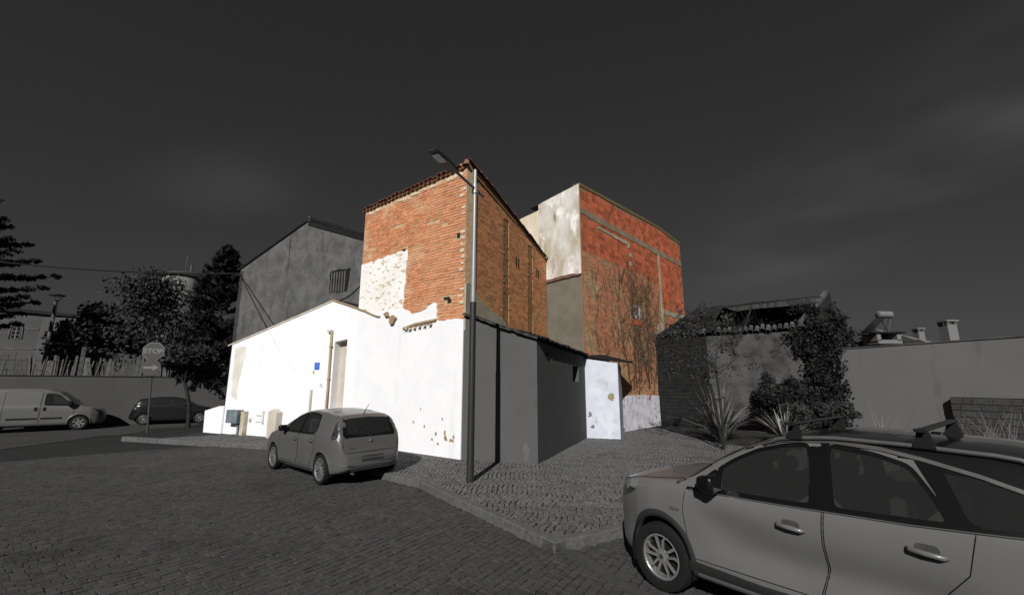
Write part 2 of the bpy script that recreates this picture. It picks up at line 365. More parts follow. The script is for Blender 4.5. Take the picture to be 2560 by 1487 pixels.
# ------------------------------------------------------------------ ground, road, pavement
RZ = -0.13
def sheet(name, poly, z, m, kind='structure'):
    mb = MB(); mb.add([(x, y, z) for x, y in poly], [tuple(range(len(poly)))])
    o = mb.build(name, m, fix=False); tag(o, kind=kind); return o
sheet('ground', [(-900,-300),(900,-300),(900,1500),(-900,1500)], -0.30, M_g_earth)
road = sheet('road', [(-60,-14),(40,-14),(40,34),(-60,34)], RZ-.028, M_g_joint)
PAVE = [(-15.25,17.75),(-8.4,15.45),(-2.0,9.98),(0.56,6.32),(10.2,12.1),(16.5,14.0),(17,26),(9,27),(-2,24),(-13,24.5),(-16.9,21.2)]
pave = sheet('pavement', PAVE, -0.022, M_g_joint)
def stones(poly_in, poly_out, ang, pitch_row, pitch_len, hgtz, base, rng, wav=0.0, wl=1.3, box=(-16,2,-4,20), gap=.12, jit=.12, maxd=18.0, depth=.05, lgap=.05):
    """rows of stones with crooked joints; returns arrays of 8-corner blocks"""
    c, s = math.cos(math.radians(ang)), math.sin(math.radians(ang))
    xs = [box[0],box[1],box[0],box[1]]; ys = [box[2],box[2],box[3],box[3]]
    a = [x*c+y*s for x,y in zip(xs,ys)]; b = [-x*s+y*c for x,y in zip(xs,ys)]
    out = []
    nb = int((max(b)-min(b))/pitch_row)
    for i in range(nb):
        b0 = min(b)+i*pitch_row
        na = int((max(a)-min(a))/pitch_len)
        L = pitch_len*rng.uniform(.72,1.3,na); e = min(a)+np.cumsum(L)+rng.uniform(0,pitch_len)
        ca = e-L/2; cb = b0 + (wav*np.sin(ca*2*math.pi/wl + .6*math.sin(i*.25)) if wav else 0) + rng.normal(0,pitch_row*.04,na)
        x = ca*c-cb*s; y = ca*s+cb*c
        ok = inpoly(x,y,poly_in) & (np.hypot(x,y) < maxd) & (y > 1.2) & (np.abs(x) < y*1.32+1.0)
        if poly_out is not None: ok &= ~inpoly(x,y,poly_out)
        if ok.any(): out.append(np.column_stack([ca[ok],cb[ok],L[ok]]))
    T = np.concatenate(out); n = len(T)
    hl = T[:,2]*.5*(1-lgap*rng.uniform(.2,1.8,n)); hb = np.full(n,pitch_row*.5)*(1-gap*np.where(rng.random(n) < .35, rng.uniform(1.3,2.3,n), rng.uniform(.2,1.1,n)))
    ztop = base + rng.normal(0,hgtz,n)
    V = np.zeros((n,8,3)); k = 0
    tilt = rng.normal(0,hgtz*.45,(n,2))
    for zi in (0,1):
        for (sa,sb) in ((-1,-1),(1,-1),(1,1),(-1,1)):
            sh = .95 if zi else 1.0
            aa = T[:,0]+sa*hl*sh+rng.normal(0,jit*pitch_row*.35,n); bb = T[:,1]+sb*hb*sh+rng.normal(0,jit*pitch_row*.3,n)
            V[:,k,0] = aa*c-bb*s; V[:,k,1] = aa*s+bb*c
            V[:,k,2] = ztop+sa*tilt[:,0]+sb*tilt[:,1] if zi else base-depth
            k += 1
    return V
FB = np.array([(4,5,6,7),(0,1,5,4),(1,2,6,5),(2,3,7,6),(3,0,4,7)])
def bulk_boxes(name, V, m, parent, kind=None):
    n = len(V); Fq = (FB[None]+np.arange(n)[:,None,None]*8).reshape(-1,4)
    o = bulk(name, V.reshape(-1,3), Fq, m, parent); tag(o, kind=kind); return o
def single_boxes(name, V, m, parent):
    for q in V:
        c = q.mean(axis=0)
        me = bpy.data.meshes.new(name); me.from_pydata([tuple(p-c) for p in q], [], [tuple(f) for f in FB.tolist()]); me.materials.append(m)
        o = bpy.data.objects.new(name, me); COL.objects.link(o); attach(o, parent); o.matrix_basis = Matrix.Translation(Vector(c))
def split_nearest(V, n=300):
    c = V.mean(axis=1); d = np.hypot(c[:,0],c[:,1])
    yc = c[:,1]*math.cos(PITCH)+(c[:,2]-CAMH)*math.sin(PITCH); zc = -c[:,1]*math.sin(PITCH)+(c[:,2]-CAMH)*math.cos(PITCH)
    u = CX+F_PX*c[:,0]/yc; v = CY-F_PX*zc/yc
    vis = (u > 10) & (u < 2550) & (v < 1480)
    key = np.where(vis, d, 1e6); o = np.argsort(key); return V[o[:n]], V[o[n:]]
ROADP = [(-40,1),(12,1),(12,12.5),(16,13.6),(16,30),(-40,30)]
Vs = stones(ROADP, PAVE, 57.0, .112, .13, .0022, RZ, RNG, wav=.03, wl=4.5, box=(-22,8,1,24), maxd=19.5, gap=.09, lgap=.065)
a_, b_ = split_nearest(Vs)
single_boxes('paving_sett', a_, M_g_sett, road)
bulk_boxes('paving_setts', b_, M_g_sett, road, 'stuff')
sheet('road_far', [(-60,19.4),(-17.4,19.4),(-17.4,8),(-60,8)], RZ-.012, M_g_road)
sheet('road_beyond', [(-60,19.4),(-16.9,19.4),(-16.9,34),(-60,34)], RZ-.008, M_g_road)
PIN = [(-15.0,17.8),(-8.35,15.62),(-1.93,10.14),(0.60,6.56),(10.1,12.3),(11.5,12.9),(7.2,15.7),(6.9,21.5),(2.9,17.6),(0.7,12.1),(-1.41,12.75),(-5.6,15.95),(-12.2,19.2),(-14,20.5),(-16.6,21.2)]
Vp = stones(PIN, None, 79.0, .098, .09, .0014, 0.0, RNG, wav=.05, wl=1.3, box=(-16,9,6,23), maxd=22, gap=.20, lgap=.03)
a_, b_ = split_nearest(Vp)
single_boxes('paving_stone', a_, M_g_pave, pave)
bulk_boxes('paving_stones', b_, M_g_pave, pave, 'stuff')
# kerb stones along the pavement edge
def kerb_run(p, q, n, parent, z1=.012, wid=.15, z0=RZ-.03):
    p = np.array([*p,0.0]); q = np.array([*q,0.0]); U = (q-p)/np.linalg.norm(q-p); Lk = np.linalg.norm(q-p)/n
    f = Frame(p, U)
    for i in range(n):
        s0, s1 = i*Lk+.006, (i+1)*Lk-.006
        mb = MB(); r = .018
        prof = [(0.0,z0),(0.0,z1-r),(r*.3,z1-r*.3),(r,z1),(wid,z1),(wid,z0)]
        mb.prism([f.p(s0,o,z) for o,z in prof], f.U*(s1-s0))
        o = mb.build('kerb_stone', M_g_kerb, parent)
kerb = empty('kerb', (0.56,6.32,RZ)); tag(kerb, 'granite kerb edging the pale pavement round the lamp post corner', 'kerb')
kerb_run((-15.25,17.75),(-8.4,15.45),7,kerb); kerb_run((-8.4,15.45),(-2.0,9.98),8,kerb,.008); kerb_run((-2.0,9.98),(0.56,6.32),5,kerb,.012); kerb_run((0.56,6.32),(10.2,12.1),11,kerb,.008)
c0_ = np.array([.56,6.32]); d1_ = np.array([-2.56,3.66]); d1_ /= np.linalg.norm(d1_); d2_ = np.array([9.64,5.78]); d2_ /= np.linalg.norm(d2_)
mb = MB(); cp = [c0_+d1_*.26, c0_+d1_*.02, c0_+d2_*.02, c0_+d2_*.26, c0_+d2_*.40+d1_*.40]; mb.prism([(p[0],p[1],.004) for p in cp], (0,0,-.16)); mb.build('kerb_stone', M_g_kerb, kerb)
# flush concrete strip between parking bay and street
f = Frame(G(1400,1365,RZ), ud(-63.0))
mb = MB(); f.box(mb, -.1, 4.5, -.07, .07, RZ-.02, RZ+.014)
o = mb.build('paving_strip', M_g_strip); tag(o, kind='structure')
# planted bed on the right
mb = MB(); BED = [(7.4,15.8),(11.8,13.0),(14.6,13.2),(13.4,17.2),(7.4,21.8),(7.0,21.4),(6.9,19.5),(7.05,17.5)]
mb.prism([(x,y,.05) for x,y in BED], (0,0,-.2)); o = mb.build('soil_bed', M_g_soil); tag(o, kind='structure')

# ------------------------------------------------------------------ bricks and tiles
BRICK = MB()
BRICK.add([(-.5,0,-.5),(.5,0,-.5),(.5,0,.5),(-.5,0,.5),(-.485,1,-.45),(.485,1,-.45),(.485,1,.45),(-.485,1,.45)],
          [(4,5,6,7),(0,1,5,4),(1,2,6,5),(2,3,7,6),(3,0,4,7)])
def brick_mesh(name, m):
    me = BRICK.mesh(name); bm = bmesh.new(); bm.from_mesh(me); bmesh.ops.recalc_face_normals(bm, faces=bm.faces); bm.to_mesh(me); bm.free(); me.materials.append(m); return me
BV = np.array(BRICK.v)
def lay_bricks(fr, s0, s1, z0, z1, mask, bl, bh, gap, proud, rng, parent, m, nobj, name='brick', sort=None, sag=None, header=.15, pv=.55):
    """running bond; the first nobj by sort become separate objects, the rest one joined part"""
    rows = int((z1-z0)/bh); L = []
    for i in range(rows):
        z = z0+(i+.5)*bh; s = s0 - (bl*.5 if i % 2 else 0) + rng.uniform(-.04,.04)
        while s < s1:
            l = bl*rng.uniform(.9,1.08) if rng.random() > header else bl*.5
            a, b = max(s, s0), min(s+l, s1); s += l
            if b-a < .06: continue
            L.append(((a+b)/2, z + rng.normal(0,.003), b-a-gap*rng.uniform(.6,1.3), bh-gap*rng.uniform(.7,1.25), proud*rng.uniform(1-pv,1+pv), rng.normal(0,.008)))
    L = np.array(L); keep = mask(L[:,0], L[:,1]); L = L[keep]
    if sag is not None: L[:,1] += sag(L[:,0])
    if sort is None: order = np.arange(len(L))
    else: order = np.argsort(sort(L[:,0], L[:,1]))
    L = L[order]
    me = brick_mesh(name, m)
    for (s, z, l, h, pr, rt) in L[:nobj]:
        inst(name, me, fr.M(s, 0.0, z, rt, (l, pr, h)), parent)
    R = L[nobj:]
    if len(R):
        n = len(R); P = BV[None]*np.stack([R[:,2],R[:,4],R[:,3]],axis=1)[:,None,:]
        P[:,4:,:] += rng.normal(0,1,(n,4,3))*np.array([.003,.0002,.003])
        cr, sr = np.cos(R[:,5])[:,None], np.sin(R[:,5])[:,None]
        x = P[:,:,0]*cr+P[:,:,2]*sr; zz = -P[:,:,0]*sr+P[:,:,2]*cr
        W = fr.P[None,None]+fr.U[None,None]*(x+R[:,0][:,None])[...,None]+fr.N[None,None]*P[:,:,1][...,None]
        W[:,:,2] = zz+R[:,1][:,None]
        o = bulk_boxes(name+'s' if not name.endswith('s') else name, W, m, parent, 'stuff')
        bm = bmesh.new(); bm.from_mesh(o.data); bmesh.ops.recalc_face_normals(bm, faces=bm.faces); bm.to_mesh(o.data); bm.free()
    return L
def tile_mesh(name, m, length=.42, r=.095, seg=7, th=.014):
    vs = []; fs = []
    for yi, (y, rr) in enumerate(((0, r), (length, r*.82))):
        for rad in (rr, rr-th):
            for k in range(seg+1):
                a = math.pi*k/seg; vs.append((rad*math.cos(a), y, rad*math.sin(a)*.85))
    n = seg+1
    for k in range(seg):
        fs += [(k,k+1,2*n+k+1,2*n+k),(n+k+1,n+k,3*n+k,3*n+k+1),(k+1,k,n+k,n+k+1),(2*n+k,2*n+k+1,3*n+k+1,3*n+k)]
    fs += [(0,2*n,3*n,n),(n-1,2*n-1,4*n-1,3*n-1)]
    me = bpy.data.meshes.new(name); me.from_pydata(vs,[],fs); me.update()
    bm = bmesh.new(); bm.from_mesh(me); bmesh.ops.recalc_face_normals(bm, faces=bm.faces); bm.to_mesh(me); bm.free()
    me.materials.append(m); me.shade_smooth()
    try: me.set_sharp_from_angle(angle=math.radians(40))
    except Exception: pass
    return me
def mat3(x, y, z, p):
    return Matrix(((x[0],y[0],z[0],p[0]),(x[1],y[1],z[1],p[1]),(x[2],y[2],z[2],p[2]),(0,0,0,1)))
def place_tile(me, p, axis, parent, up=(0,0,1), flip=False, roll=0.0, sc=1.0):
    """tile whose length runs along axis from p"""
    y = Vector(axis).normalized(); z = Vector(up); z = (z - y*z.dot(y)).normalized(); x = y.cross(z)
    M = mat3(x, y, z, p)
    if flip: M = M @ Matrix.Rotation(math.pi, 4, 'Y')
    if roll: M = M @ Matrix.Rotation(roll, 4, 'Y')
    return inst('roof_tile', me, M @ Matrix.Diagonal((sc,sc,sc,1)), parent)

# ------------------------------------------------------------------ the tall brick house
A = np.array([-1.41,12.71,0]); UF = ud(143.0); UR = ud(63.7); K = A+5.3*UF; QB = A+6.6*UR
FF = Frame(A, UF); FRW = Frame(A, UR, flip=True)
house = empty('brick_house', tuple(A)); tag(house, 'tall orange brick house with white plaster on its lower front, behind the lamp post', 'house')
def ftop(s): return 8.72 - .034*np.asarray(s)
def rtop(s): return np.interp(s, [0,.73,2.2,3.78,6.26,6.6],[9.02,8.90,8.58,8.20,7.56,7.5])
mb = MB(); FF.prism(mb, [(0,-.2),(5.3,-.2),(5.3,8.50),(0,8.70)], 0.0, -.40)
wall_f = mb.build('front_wall', M_mortar, house)
ss = np.linspace(0,6.6,14)
mb = MB(); FRW.prism(mb, [(.085,-.2)]+[(6.6,-.2)]+[(float(max(s,.085)),float(rtop(s))-.05) for s in ss[::-1]], -.02, -.38)
for s0_, s1_ in ((.085,2.50),(2.92,4.62),(5.08,6.6)):
    sq = np.linspace(s0_,s1_,6); FRW.prism(mb, [(s0_,-.2),(s1_,-.2)]+[(float(q),float(rtop(q))-.05) for q in sq[::-1]], 0.0, -.022)
for s0_, s1_, t_ in ((2.50,2.92,7.95),(4.62,5.08,7.55)):
    FRW.prism(mb, [(s0_,t_),(s1_,t_),(s1_,float(rtop(s1_))-.05),(s0_,float(rtop(s0_))-.05)], 0.0, -.022)
wall_r = mb.build('side_wall', M_mortarr, house)
mb = MB(); fl = Frame(K, UR); fl.prism(mb, [(0.01,-.2),(6.6,-.2),(6.6,7.3),(0.01,8.48)], 0.0, -.35); mb.build('far_side_wall', M_mortarr, house)
# plaster areas on the front
PL_LOW = [(0,0),(0,3.90),(.35,3.96),(.8,3.93),(1.12,3.97),(1.15,4.52),(1.30,4.55),(1.42,4.50),(1.55,4.44),(1.60,4.38),(1.8,4.33),(2.05,4.30),(2.2,4.29),(2.26,4.22),(2.36,4.31),(2.5,4.42),(2.66,4.45),(2.80,4.55),
          (2.74,4.8),(2.77,5.1),(2.70,5.35),(2.73,5.8),(2.66,6.2),(2.68,6.53),(3.3,6.52),(4.0,6.50),(4.7,6.46),(5.30,6.44),(5.30,0)]
def plastered(s, z): return inpoly(s, z, PL_LOW)
HOLES = [(.30,6.55,.10,.12),(2.9,6.50,.12,.16),(3.35,7.55,.22,.05),(1.35,7.28,.3,.05),(4.95,6.75,.12,.10),(.75,4.62,.20,.07),(.62,4.53,.12,.10),(1.05,7.05,.12,.06),(4.6,7.0,.1,.05),(.15,8.1,.1,.07)]
def fmask(s, z):
    k = (z < ftop(s)-.12) & ~inpoly(s, z, [(a*(1)+(.02 if i else 0), b) for i,(a,b) in enumerate(PL_LOW)])
    for (hs,hz,hw,hh) in HOLES: k &= ~((np.abs(s-hs) < hw) & (np.abs(z-hz) < hh))
    return k
lay_bricks(FF, 0.0, 5.28, 3.75, 8.72, fmask, .285, .0955, .015, .015, RNG, wall_f, M_brick, 300, pv=.4, sort=lambda s,z: s+.25*np.abs(z-6), sag=lambda s: .018*np.sin(s*1.3))
mb = MB()
for (hs,hz,hw,hh) in HOLES[:2]+HOLES[5:7]: FF.box(mb, hs-hw*.7, hs+hw*.7, -.09, .004, hz-hh*.7, hz+hh*.7)
mb.build('putlog_hole', M_hole, wall_f)
def rough_edge(pts, step=.12, amp=.02, rng=RNG, fixed=lambda p: False):
    out = []
    n = len(pts)
    for i in range(n):
        p, q = np.array(pts[i],float), np.array(pts[(i+1)%n],float); L = np.linalg.norm(q-p); k = max(1,int(L/step))
        for j in range(k):
            r = p+(q-p)*j/k
            if j and not fixed((p,q)): r = r+rng.normal(0,amp,2)
            out.append(tuple(r))
    return out
isfix = lambda e: (abs(e[0][1]) < .01 and abs(e[1][1]) < .01) or (abs(e[0][0]-e[1][0]) < .001 and (e[0][0] < .01 or e[0][0] > 5.25))
pl = [p for p in rough_edge([(s,z) for s,z in PL_LOW if z < 4.6 and not (s>5.2 and z>0)]+[(5.30,4.60),(5.30,0)], fixed=isfix)]
lowp = [(0,0),(0,3.90),(.35,3.96),(.8,3.93),(1.12,3.97),(1.15,4.52),(1.30,4.55),(1.42,4.50),(1.55,4.44),(1.60,4.38),(1.8,4.33),(2.05,4.30),(2.2,4.29),(2.26,4.22),(2.36,4.31),(2.5,4.42),(2.66,4.45),(2.80,4.55),(5.30,4.55),(5.30,0)]
mb = MB(); FF.prism(mb, rough_edge(lowp, fixed=lambda e: isfix(e) or (e[0][1]==4.55 and e[1][1]==4.55)), .034, -.02); mb.build('plaster', M_white, wall_f)
upp = [(2.80,4.552),(2.74,4.8),(2.77,5.1),(2.70,5.35),(2.73,5.8),(2.66,6.2),(2.68,6.53),(3.3,6.52),(4.0,6.50),(4.7,6.46),(5.30,6.44),(5.30,4.552)]
mb = MB(); FF.prism(mb, rough_edge(upp, fixed=lambda e: isfix(e) or (e[0][1]==4.552 and e[1][1]==4.552)), .030, -.02); mb.build('flaking_plaster', M_patch, wall_f)
for (cs,cz,cw,ch) in ((.62,.62,.05,.13),(.58,.50,.07,.05),(.35,.48,.10,.05),(.28,.58,.04,.06),(1.15,.45,.05,.04),(1.0,.62,.05,.06),(1.5,.8,.04,.05),(.75,1.05,.03,.05),(2.0,.9,.04,.04),(.9,.35,.05,.04),(1.7,1.3,.03,.04)):
    mb = MB(); FF.prism(mb, rough_edge([(cs-cw,cz-ch),(cs+cw,cz-ch*.7),(cs+cw*.7,cz+ch),(cs-cw*.5,cz+ch*.8)],.05,.014), .036, .02); mb.build('plaster_chip', M_wood, wall_f)
# cream mortar smears under the eaves and quoins
mb = MB()
for s0 in np.arange(.15,5.1,.42):
    if RNG.random() < .75:
        l = RNG.uniform(.18,.42); z = float(ftop(s0))-RNG.uniform(.16,.24); FF.prism(mb, rough_edge([(s0,z),(s0+l,z+.01),(s0+l,z+.10),(s0,z+.09)], .08, .012), .034, -.01)
for z0 in np.arange(4.4,8.2,.2):
    if RNG.random() < .6:
        l = RNG.uniform(.08,.2); s0 = RNG.uniform(.0,.08); FF.prism(mb, rough_edge([(s0,z0),(s0+l,z0),(s0+l,z0+.07),(s0,z0+.08)], .06, .012), .033, -.01)
tag(mb.build('mortar_smears', mat('cream_mortar', (.62,.54,.42), (.52,.42,.30), scale=6, rough=.95, bump=.4), wall_f), kind='stuff')
# side wall: bricks, chases coloured for shade, slits
PIL = [(2.50,2.92,7.95),(4.62,5.08,7.55)]
SLITS = [(3.55,6.42,.09),(3.75,6.40,.09),(5.52,6.42,.08),(5.70,6.38,.08)]
TRI = [(0,3.6),(0,5.0),(.35,5.02),(.8,4.62),(1.6,4.40),(2.4,4.22),(2.6,4.1),(2.6,3.6)]
def rmask(s, z):
    k = (z < rtop(s)-.16) & ~inpoly(s, z, TRI)
    for (a,b,t) in PIL: k &= ~((s > a-.02) & (s < b+.02) & (z < t))
    for (a,z0,hw) in SLITS: k &= ~((np.abs(s-a) < hw) & (np.abs(z-z0-.13) < .20))
    return k
lay_bricks(FRW, 0.03, 6.55, 3.7, 9.0, rmask, .27, .088, .015, .0028, RNG, wall_r, M_brickr, 0, name='side_brick', pv=.12)
for (a,b,t) in PIL:
    mb = MB()
    for i, z in enumerate(np.arange(3.75, t-.05, .1)):
        jj = RNG.uniform(0,.012)
        jj *= .2; FRW.box(mb, a-.003, (a+b)/2+(.06 if i%2 else -.06)-.008, -.06, -.017+jj, z-.040, z+.040)
        FRW.box(mb, (a+b)/2+(.06 if i%2 else -.06)+.008, b+.003, -.06, -.017, z-.040, z+.040)
    tag(mb.build('chase_bricks', mat('recess_shade_brick',(.26,.13,.055),(.20,.13,.05),scale=4,rough=.95,rand=.3), wall_r), kind='stuff')  # recess shade painted as darker brick, the chases are shallow
for (a,z0,hw) in SLITS:
    mb = MB(); FRW.box(mb, a-.05, a+.05, -.12, .004, z0-.05, z0+.33); mb.build('vent_slit', M_hole, wall_r)
mb = MB(); FRW.prism(mb, rough_edge(TRI, .15, .012, fixed=lambda e: e[0][0] < .01 and e[1][0] < .01), .05, -.01); mb.build('render_patch', M_beam, wall_r)
# roof: falls to the back, tiles at the front and the right verge
mb = MB(); v = [FF.p(-.12,.10,8.76), FF.p(5.36,.10,8.56), FF.p(5.3,0,0)*[1,1,0]+UR*6.6+np.array([0,0,7.35]), QB+np.array([.1,-.05,7.52])]
mid1 = A+UR*3.6+np.array([.05,-.03,8.17]); 
mb.prism([FF.p(-.06,.03,8.74), FF.p(5.33,.03,8.54), K+UR*6.6+np.array([0,0,7.33]), QB+np.array([0,0,7.45])], (0,0,.05)); roof = mb.build('roof', M_mortarr, house)
tm = tile_mesh('roof_tile', M_tilered)
ax = np.array([UR[0],UR[1],-.20])
for i, s in enumerate(np.arange(.05, 5.35, .215)):
    z = 8.80-.038*s+RNG.normal(0,.012)
    place_tile(tm, FF.p(s+RNG.normal(0,.01), .13+RNG.uniform(-.02,.03), z), ax, roof, sc=RNG.uniform(.95,1.1))
    place_tile(tm, FF.p(s+.107, .07, z-.005), ax, roof, flip=True, sc=.95)
    place_tile(tm, FF.p(s, .13, z)+ax*.34+np.array([0,0,.012]), ax, roof)
for s in np.arange(.0, 6.3, .36):
    zz = float(rtop(s)); z2 = float(rtop(s+.36)); d = UR*.36+np.array([0,0,z2-zz])
    place_tile(tm, FRW.p(s, .02+RNG.normal(0,.008), zz-.03+RNG.normal(0,.008)), d, roof, sc=1.02)
hat = MB(); hat.lathe([(.0,.16),(.07,.15),(.10,.08),(.10,0)], tuple(FF.p(-.02,.05,8.80)), n=10); hat.build('ridge_finial', M_tilered, roof, smooth=True)

# ------------------------------------------------------------------ the low white gabled house
LW = np.array([-12.23,19.18,0]); UG = (LW-K)/np.linalg.norm(LW-K); GL = 7.36
FG = Frame(K, UG)
white = empty('white_house', tuple(K)); tag(white, 'low whitewashed gabled house with a narrow doorway, left of the brick house', 'house')
AP = (1.33,5.15); ER = (0.0,4.72); EL = (7.36,3.70)
def gtop(s): return np.interp(s,[0,1.33,7.36],[4.72,5.15,3.70])
D0, D1, DT = .45, 1.09, 3.62
mb = MB()
FG.prism(mb, [(0,-.2),(D0,-.2),(D0,float(gtop(D0))),(0,4.72)], .036, -.35)
FG.prism(mb, [(D0,DT+.04),(D1,DT-.04),(D1,float(gtop(D1))),(D0,float(gtop(D0)))], .036, -.35)
left = [(D1,-.2),(7.36,-.2),(7.36,3.70),(6.6,3.88),(1.33,5.15),(D1,float(gtop(D1)))]
FG.prism(mb, left, .036, -.35)
wfront = mb.build('front_wall', M_white, white)
mb = MB(); FG.prism(mb, [(D0-.04,-.2),(D1+.04,-.2),(D1+.04,3.66),(D0-.04,3.66)], -.26, -.30); door = mb.build('door', M_beige, white)
mb = MB(); FG.box(mb, D0+.2, D0+.26, -.26, -.235, 1.62, 1.74); mb.build('handle', M_wood, door)
mb = MB(); FG.box(mb, D0+.002, D1-.002, -.25, .02, 0, 1.10); mb.build('door_step', M_white, white)
fl2 = Frame(LW, np.array([-UG[1],UG[0],0])*-1)
mb = MB(); bk = np.array([UG[1],-UG[0],0]); bk = bk if bk[1] > 0 else -bk
mb.prism([LW+np.array([0,0,-.2]), LW+bk*2.2+np.array([0,0,-.2]), LW+bk*2.2+np.array([0,0,3.68]), LW+np.array([0,0,3.68])], -UG*.3); mb.build('side_wall', M_white, white)
# verge strips, roof slopes, edge tiles
mb = MB()
def strip(f, mb, pts, o0, o1, th):
    for (p,q) in zip(pts[:-1],pts[1:]):
        f.prism(mb, [p,q,(q[0],q[1]+th),(p[0],p[1]+th)], o0, o1)
gp = [(7.62,3.66),(7.0,3.81),(6.3,3.965),(5.4,4.18),(4.4,4.42),(3.3,4.68),(2.2,4.945),(1.33,5.16)]
strip(FG, mb, gp, .075, -.4, .035); mb.build('verge', mat('pale_verge_mortar', (.60,.50,.36), (.74,.70,.62), scale=4, rough=.95), white)
mb = MB(); strip(FG, mb, [(1.36,5.175),(1.05,5.07),(.6,4.93),(.2,4.80),(0,4.74)], .085, -.4, .05)
strip(FF, mb, [(5.3,4.735),(4.9,4.62),(4.5,4.47),(4.15,4.35),(3.95,4.32)], .085, -.01, .045); mb.build('verge_board', M_wood, white)
mb = MB(); 
for p_, q_ in (((1.33,5.20),(7.6,3.70)), ((1.33,5.20),(0.02,4.78))):
    mb.prism([FG.p(p_[0],-.1,p_[1]), FG.p(q_[0],-.1,q_[1]), FG.p(q_[0],-2.3,q_[1]), FG.p(p_[0],-2.3,p_[1])], (0,0,.03))
wroof = mb.build('roof', M_g_tiled, white)
tmg = tile_mesh('roof_tile', mat('lime_splashed_tile', (.55,.47,.36), (.36,.27,.19), scale=5, rough=.9, rand=.25))
for s in np.arange(1.55,7.3,.36):
    z0_, z1_ = float(gtop(s))+.03, float(gtop(s+.36))+.03
    place_tile(tmg, FG.p(s, -.03, z0_), UG*.36+np.array([0,0,z1_-z0_]), wroof, sc=.62)
# remains of a tiled ledge on the brick house front
ledge = MB()
FF.prism(ledge, [(1.12,3.96),(2.0,3.90),(2.65,3.80),(2.66,3.86),(2.0,3.97),(1.12,4.02)], .10, .02)
lo = ledge.build('tile_ledge', M_wood, house)
for s in (1.35,1.62,1.86,2.1,2.32,2.5):
    place_tile(tmg, FF.p(s,.16,3.84-.07*(s-1.3)+RNG.normal(0,.01)), -FF.N*.2+np.array([0,0,.05]), lo, sc=RNG.uniform(.62,.8), roll=RNG.uniform(-.3,.3))
stub = MB(); FF.prism(stub, rough_edge([(3.15,4.02),(3.02,4.2),(3.2,4.32),(3.35,4.25),(3.32,4.02)],.1,.01), .14, .0); FF.prism(stub, rough_edge([(3.45,4.30),(3.5,4.46),(3.7,4.40),(3.6,4.3)],.1,.01), .12, .0)
stub.build('broken_tile_stub', M_wood, house)
# fittings on the white front
def thing_on(name, label, cat, f, s, o, z):
    e = empty(name, tuple(f.p(s,o,z))); tag(e, label, cat); return e
pipe = thing_on('drain_pipe','grey vertical pipe up the white wall left of the narrow doorway','pipe',FG,1.22,.06,0)
mb = MB(); mb.tube([FG.p(1.20,.085,.0),FG.p(1.21,.085,2.0),FG.p(1.235,.085,4.02)], .047, 10); mb.build('pipe', M_wood, pipe, smooth=True)
mb = MB(); FG.box(mb, 1.22, 1.42, .036, .15, 3.95, 4.03); mb.build('bracket', M_beige, pipe)
mb = MB()
for z in (.8,2.2,3.4): FG.box(mb, 1.15, 1.28, .036, .135, z-.02, z+.02)
mb.build('pipe_clip', M_wood, pipe)
sg = thing_on('house_sign','small blue enamel plate with a pale ring on the white wall','sign',FG,1.93,.04,2.6)
mb = MB(); FG.box(mb, 1.80, 2.06, .038, .055, 2.57, 2.83); mb.build('plate', M_blue, sg)
mb = MB(); mb.tube([FG.p(1.93+.05*math.cos(a),.058,2.70+.075*math.sin(a)) for a in np.linspace(0,2*math.pi,17)], .008, 5, cap=False); mb.build('ring_mark', M_bluegl, sg)
vh = thing_on('wall_vent','tiny dark vent hole below the blue plate','vent',FG,2.1,.03,2.42)
mb = MB(); FG.box(mb, 2.06,2.13,.030,.048,2.42,2.52); mb.build('vent_grille', M_wood, vh)
gate = thing_on('meter_cabinet','pale flush meter cabinet with a dark slot beside the pipe','cabinet',FG,1.7,.03,.6)
mb = MB(); FG.box(mb, 1.36,2.02,.037,.060,.5,1.83); mb.build('cabinet_door', M_white, gate)
mb = MB(); FG.box(mb, 2.06,2.16,.037,.075,.45,1.82); mb.build('slot_frame', M_beige, gate)
ltr = MB()
FG.box(ltr, 1.55,1.72,.062,.066,1.98,1.995); FG.box(ltr, 1.60,1.68,.06,.066,2.03,2.045); FG.box(ltr, 1.5,1.62,.06,.066,1.92,1.932)
cable2 = ltr.build('wire_staple', M_beige, gate)
pst = thing_on('letter_box','blue grey steel box on a short post against the white wall','letter box',FG,6.35,.1,0)
mb = MB(); FG.box(mb, 6.02,6.74,.06,.32,.46,.98); mb.build('box', M_greybox, pst)
mb = MB(); FG.box(mb, 6.06,6.14,.12,.2,0,.46); mb.build('post', M_greybox, pst)
pst2 = thing_on('wall_post','mossy timber post beside the steel box','post',FG,5.85,.1,0)
mb = MB(); FG.box(mb, 5.72,5.93,.05,.22,0,.93); mb.build('post_body', mat('mossy_board',(.30,.25,.12),(.5,.46,.36),scale=3), pst2)
rl = thing_on('hose_outlet','round grey wall outlet low on the white house','outlet',FG,5.55,.04,.5)
mb = MB(); mb.lathe([(0,.05),(.05,.05),(.09,.03),(.10,0)], (0,0,0), axis='y', n=14)
o = mb.build('outlet_ring', M_beige, None, smooth=True); o.matrix_basis = FG.M(5.55,.036,.60); attach(o, rl); o.matrix_basis = FG.M(5.55,.036,.60)
pp = thing_on('water_pipes','thin bent water pipes low on the white wall','pipe',FG,4.9,.05,.5)
mb = MB(); mb.tube([FG.p(5.2,.06,.80),FG.p(4.85,.06,.80),FG.p(4.82,.06,.95)], .02, 6); mb.tube([FG.p(5.2,.06,.55),FG.p(4.8,.06,.55)], .015, 6); FG.box(mb, 4.70,4.80,.036,.10,.5,.98); mb.build('pipe', M_cablew, pp)
bx = thing_on('utility_box','beige concrete utility box against the white wall behind the small car','box',FG,3.85,.1,0)
mb = MB(); FG.prism(mb, [(3.62,0),(4.12,0),(4.12,.98),(3.85,1.08),(3.62,.95)], .30, .04); mb.build('box_body', M_beige, bx)
